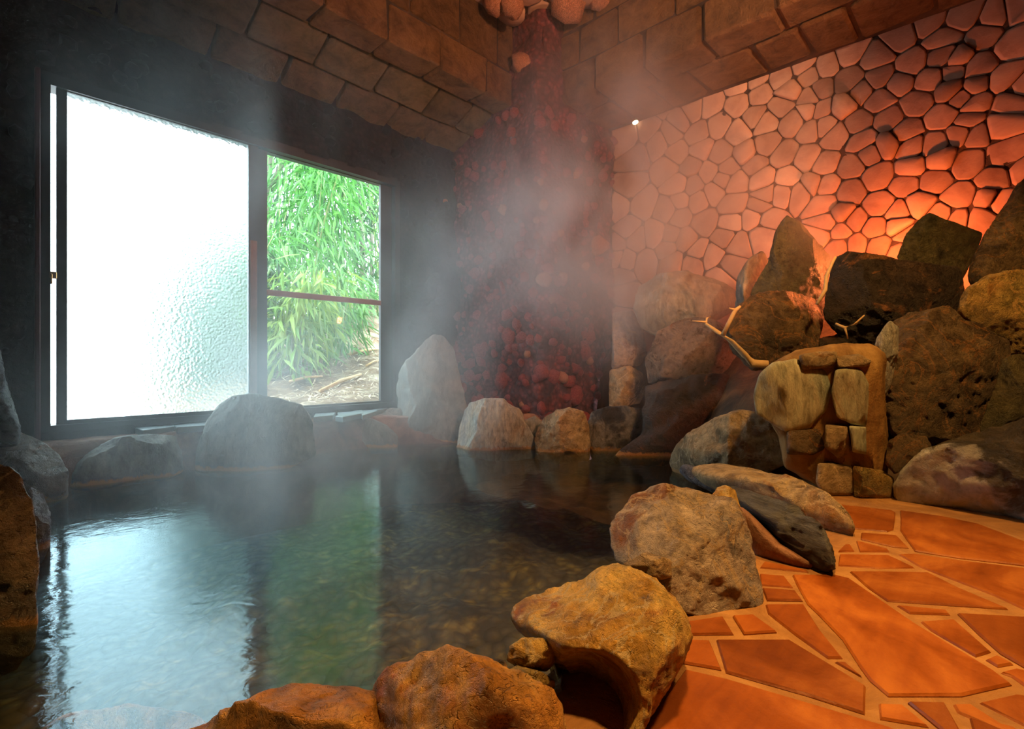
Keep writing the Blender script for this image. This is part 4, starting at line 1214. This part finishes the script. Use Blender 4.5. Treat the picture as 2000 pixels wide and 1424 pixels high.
# fallen sticks and litter
for (a, b, r_, lab) in (((565, 735, 5.6), (630, 745, 5.6), 0.016, 'long pale stick on the earth outside the clear pane'), ((625, 765, 5.2), (705, 752, 5.4), 0.022, 'thick fallen branch on the earth near the sill'), ((680, 715, 6.2), (745, 690, 6.4), 0.02, 'grey fallen branch on the slope at the right'), ((715, 735, 5.6), (745, 710, 5.8), 0.012, 'thin grey stick leaning at the right of the slope')):
    qa, qb = [onY(q[0], 705, q[2]) for q in (a, b)]
    pa, pb = Vector((qa[0], qa[1], gz(qa[0], qa[1]) + 0.02)), Vector((qb[0], qb[1], gz(qb[0], qb[1]) + 0.03))
    mid = (pa + pb) / 2 + Vector((0, 0, 0.02))
    o = link('fallen_stick', tube('fallen_stick', [Vector(), mid - pa, pb - pa], [r_, r_, r_ * 0.6], 7), M['wood'], loc=pa, label=lab, category='stick')
lv, lf = [], []
for k in range(2600):
    y = random.uniform(YW + 0.5, 7.5)
    x = random.uniform(0.3 * y, 0.7 * y)
    s = random.uniform(0.03, 0.09)
    m = leaf_xform(Vector((x, y, gz(x, y) + random.uniform(0.0, 0.05))), random.uniform(0, 6.3), random.uniform(-0.5, 0.5), random.uniform(-0.7, 0.7), s * 5)
    src = random.choice(LEAFV); off = len(lv)
    lv += [m @ q.co for q in src.vertices]
    lf += [tuple(off + i for i in pl.vertices) for pl in src.polygons]
link('leaf_litter', mesh('leaf_litter', lv, lf), M['litter'], kind='stuff', smooth=False, label='pale dry leaf litter on the earth slope outside', category='leaf litter')

# ------------------------------------------------------------------ steam
def make_steam():
    t = NT('steam')
    pv = t.n('ShaderNodeVolumePrincipled', {'Color': (0.93, 0.95, 1.0, 1), 'Density': 1.0, 'Anisotropy': 0.5})
    t.t.links.new(pv.outputs[0], t.out.inputs['Volume'])
    ng = bpy.data.node_groups.new('steam_field', 'GeometryNodeTree')
    ng.interface.new_socket('Geometry', in_out='OUTPUT', socket_type='NodeSocketGeometry')
    N = ng.nodes.new; Lk = ng.links.new
    out = N('NodeGroupOutput')
    pos = N('GeometryNodeInputPosition').outputs[0]
    def mth(op, a, b=0.0, clamp=False):
        nd = N('ShaderNodeMath'); nd.operation = op; nd.use_clamp = clamp
        for i, q in enumerate((a, b)):
            if hasattr(q, 'is_output'): Lk(q, nd.inputs[i])
            else: nd.inputs[i].default_value = q
        return nd.outputs[0]
    def nzt(scale, stretch, detail, dist):
        mp = N('ShaderNodeVectorMath'); mp.operation = 'MULTIPLY'; Lk(pos, mp.inputs[0]); mp.inputs[1].default_value = stretch
        nt = N('ShaderNodeTexNoise'); Lk(mp.outputs[0], nt.inputs['Vector'])
        nt.inputs['Scale'].default_value = scale; nt.inputs['Detail'].default_value = detail; nt.inputs['Roughness'].default_value = 0.6; nt.inputs['Distortion'].default_value = dist
        return nt.outputs[0]
    n1 = nzt(1.5, (1, 1, 0.6), 5.0, 0.7)
    wisps = mth('MULTIPLY', mth('SUBTRACT', n1, 0.44), 4.0, True)
    tot = None
    for px, py, tt, r, d in STEAM:
        c = P(px, py, tt)
        ds = N('ShaderNodeVectorMath'); ds.operation = 'DISTANCE'; Lk(pos, ds.inputs[0]); ds.inputs[1].default_value = tuple(c)
        g = mth('MULTIPLY', mth('EXPONENT', mth('MULTIPLY', mth('POWER', mth('DIVIDE', ds.outputs['Value'], r), 2.0), -1.0)), d)
        tot = g if tot is None else mth('ADD', tot, g)
    dens = mth('ADD', mth('MULTIPLY', mth('MULTIPLY', tot, wisps), 1.25), 0.003)
    vc = N('GeometryNodeVolumeCube')
    Lk(dens, vc.inputs['Density'])
    vc.inputs['Min'].default_value = (0.05, 0.7, 0.01)
    vc.inputs['Max'].default_value = (4.40, 3.85, 3.0)
    vc.inputs['Resolution X'].default_value = 90
    vc.inputs['Resolution Y'].default_value = 66
    vc.inputs['Resolution Z'].default_value = 62
    sm = N('GeometryNodeSetMaterial'); sm.inputs['Material'].default_value = t.m
    Lk(vc.outputs[0], sm.inputs['Geometry'])
    Lk(sm.outputs[0], out.inputs[0])
    me = bpy.data.meshes.new('steam')
    o = link('steam', me, t.m, kind='stuff', label='white steam drifting over the pool in front of the pillar', category='steam', smooth=False)
    md = o.modifiers.new('steam_field', 'NODES'); md.node_group = ng
STEAM = [(1150, 460, 3.5, 0.65, 1.4), (860, 600, 3.6, 0.6, 0.6), (1310, 500, 3.6, 0.75, 1.4), (540, 260, 3.1, 0.8, 0.16), (1230, 260, 3.8, 0.7, 1.0), (720, 850, 3.2, 0.7, 1.0), (350, 880, 2.6, 0.6, 0.4), (530, 900, 3.0, 0.5, 0.3), (600, 1020, 2.2, 0.5, 0.35), (300, 1050, 1.9, 0.4, 0.3), (330, 200, 2.7, 0.5, 0.08)]
make_steam()
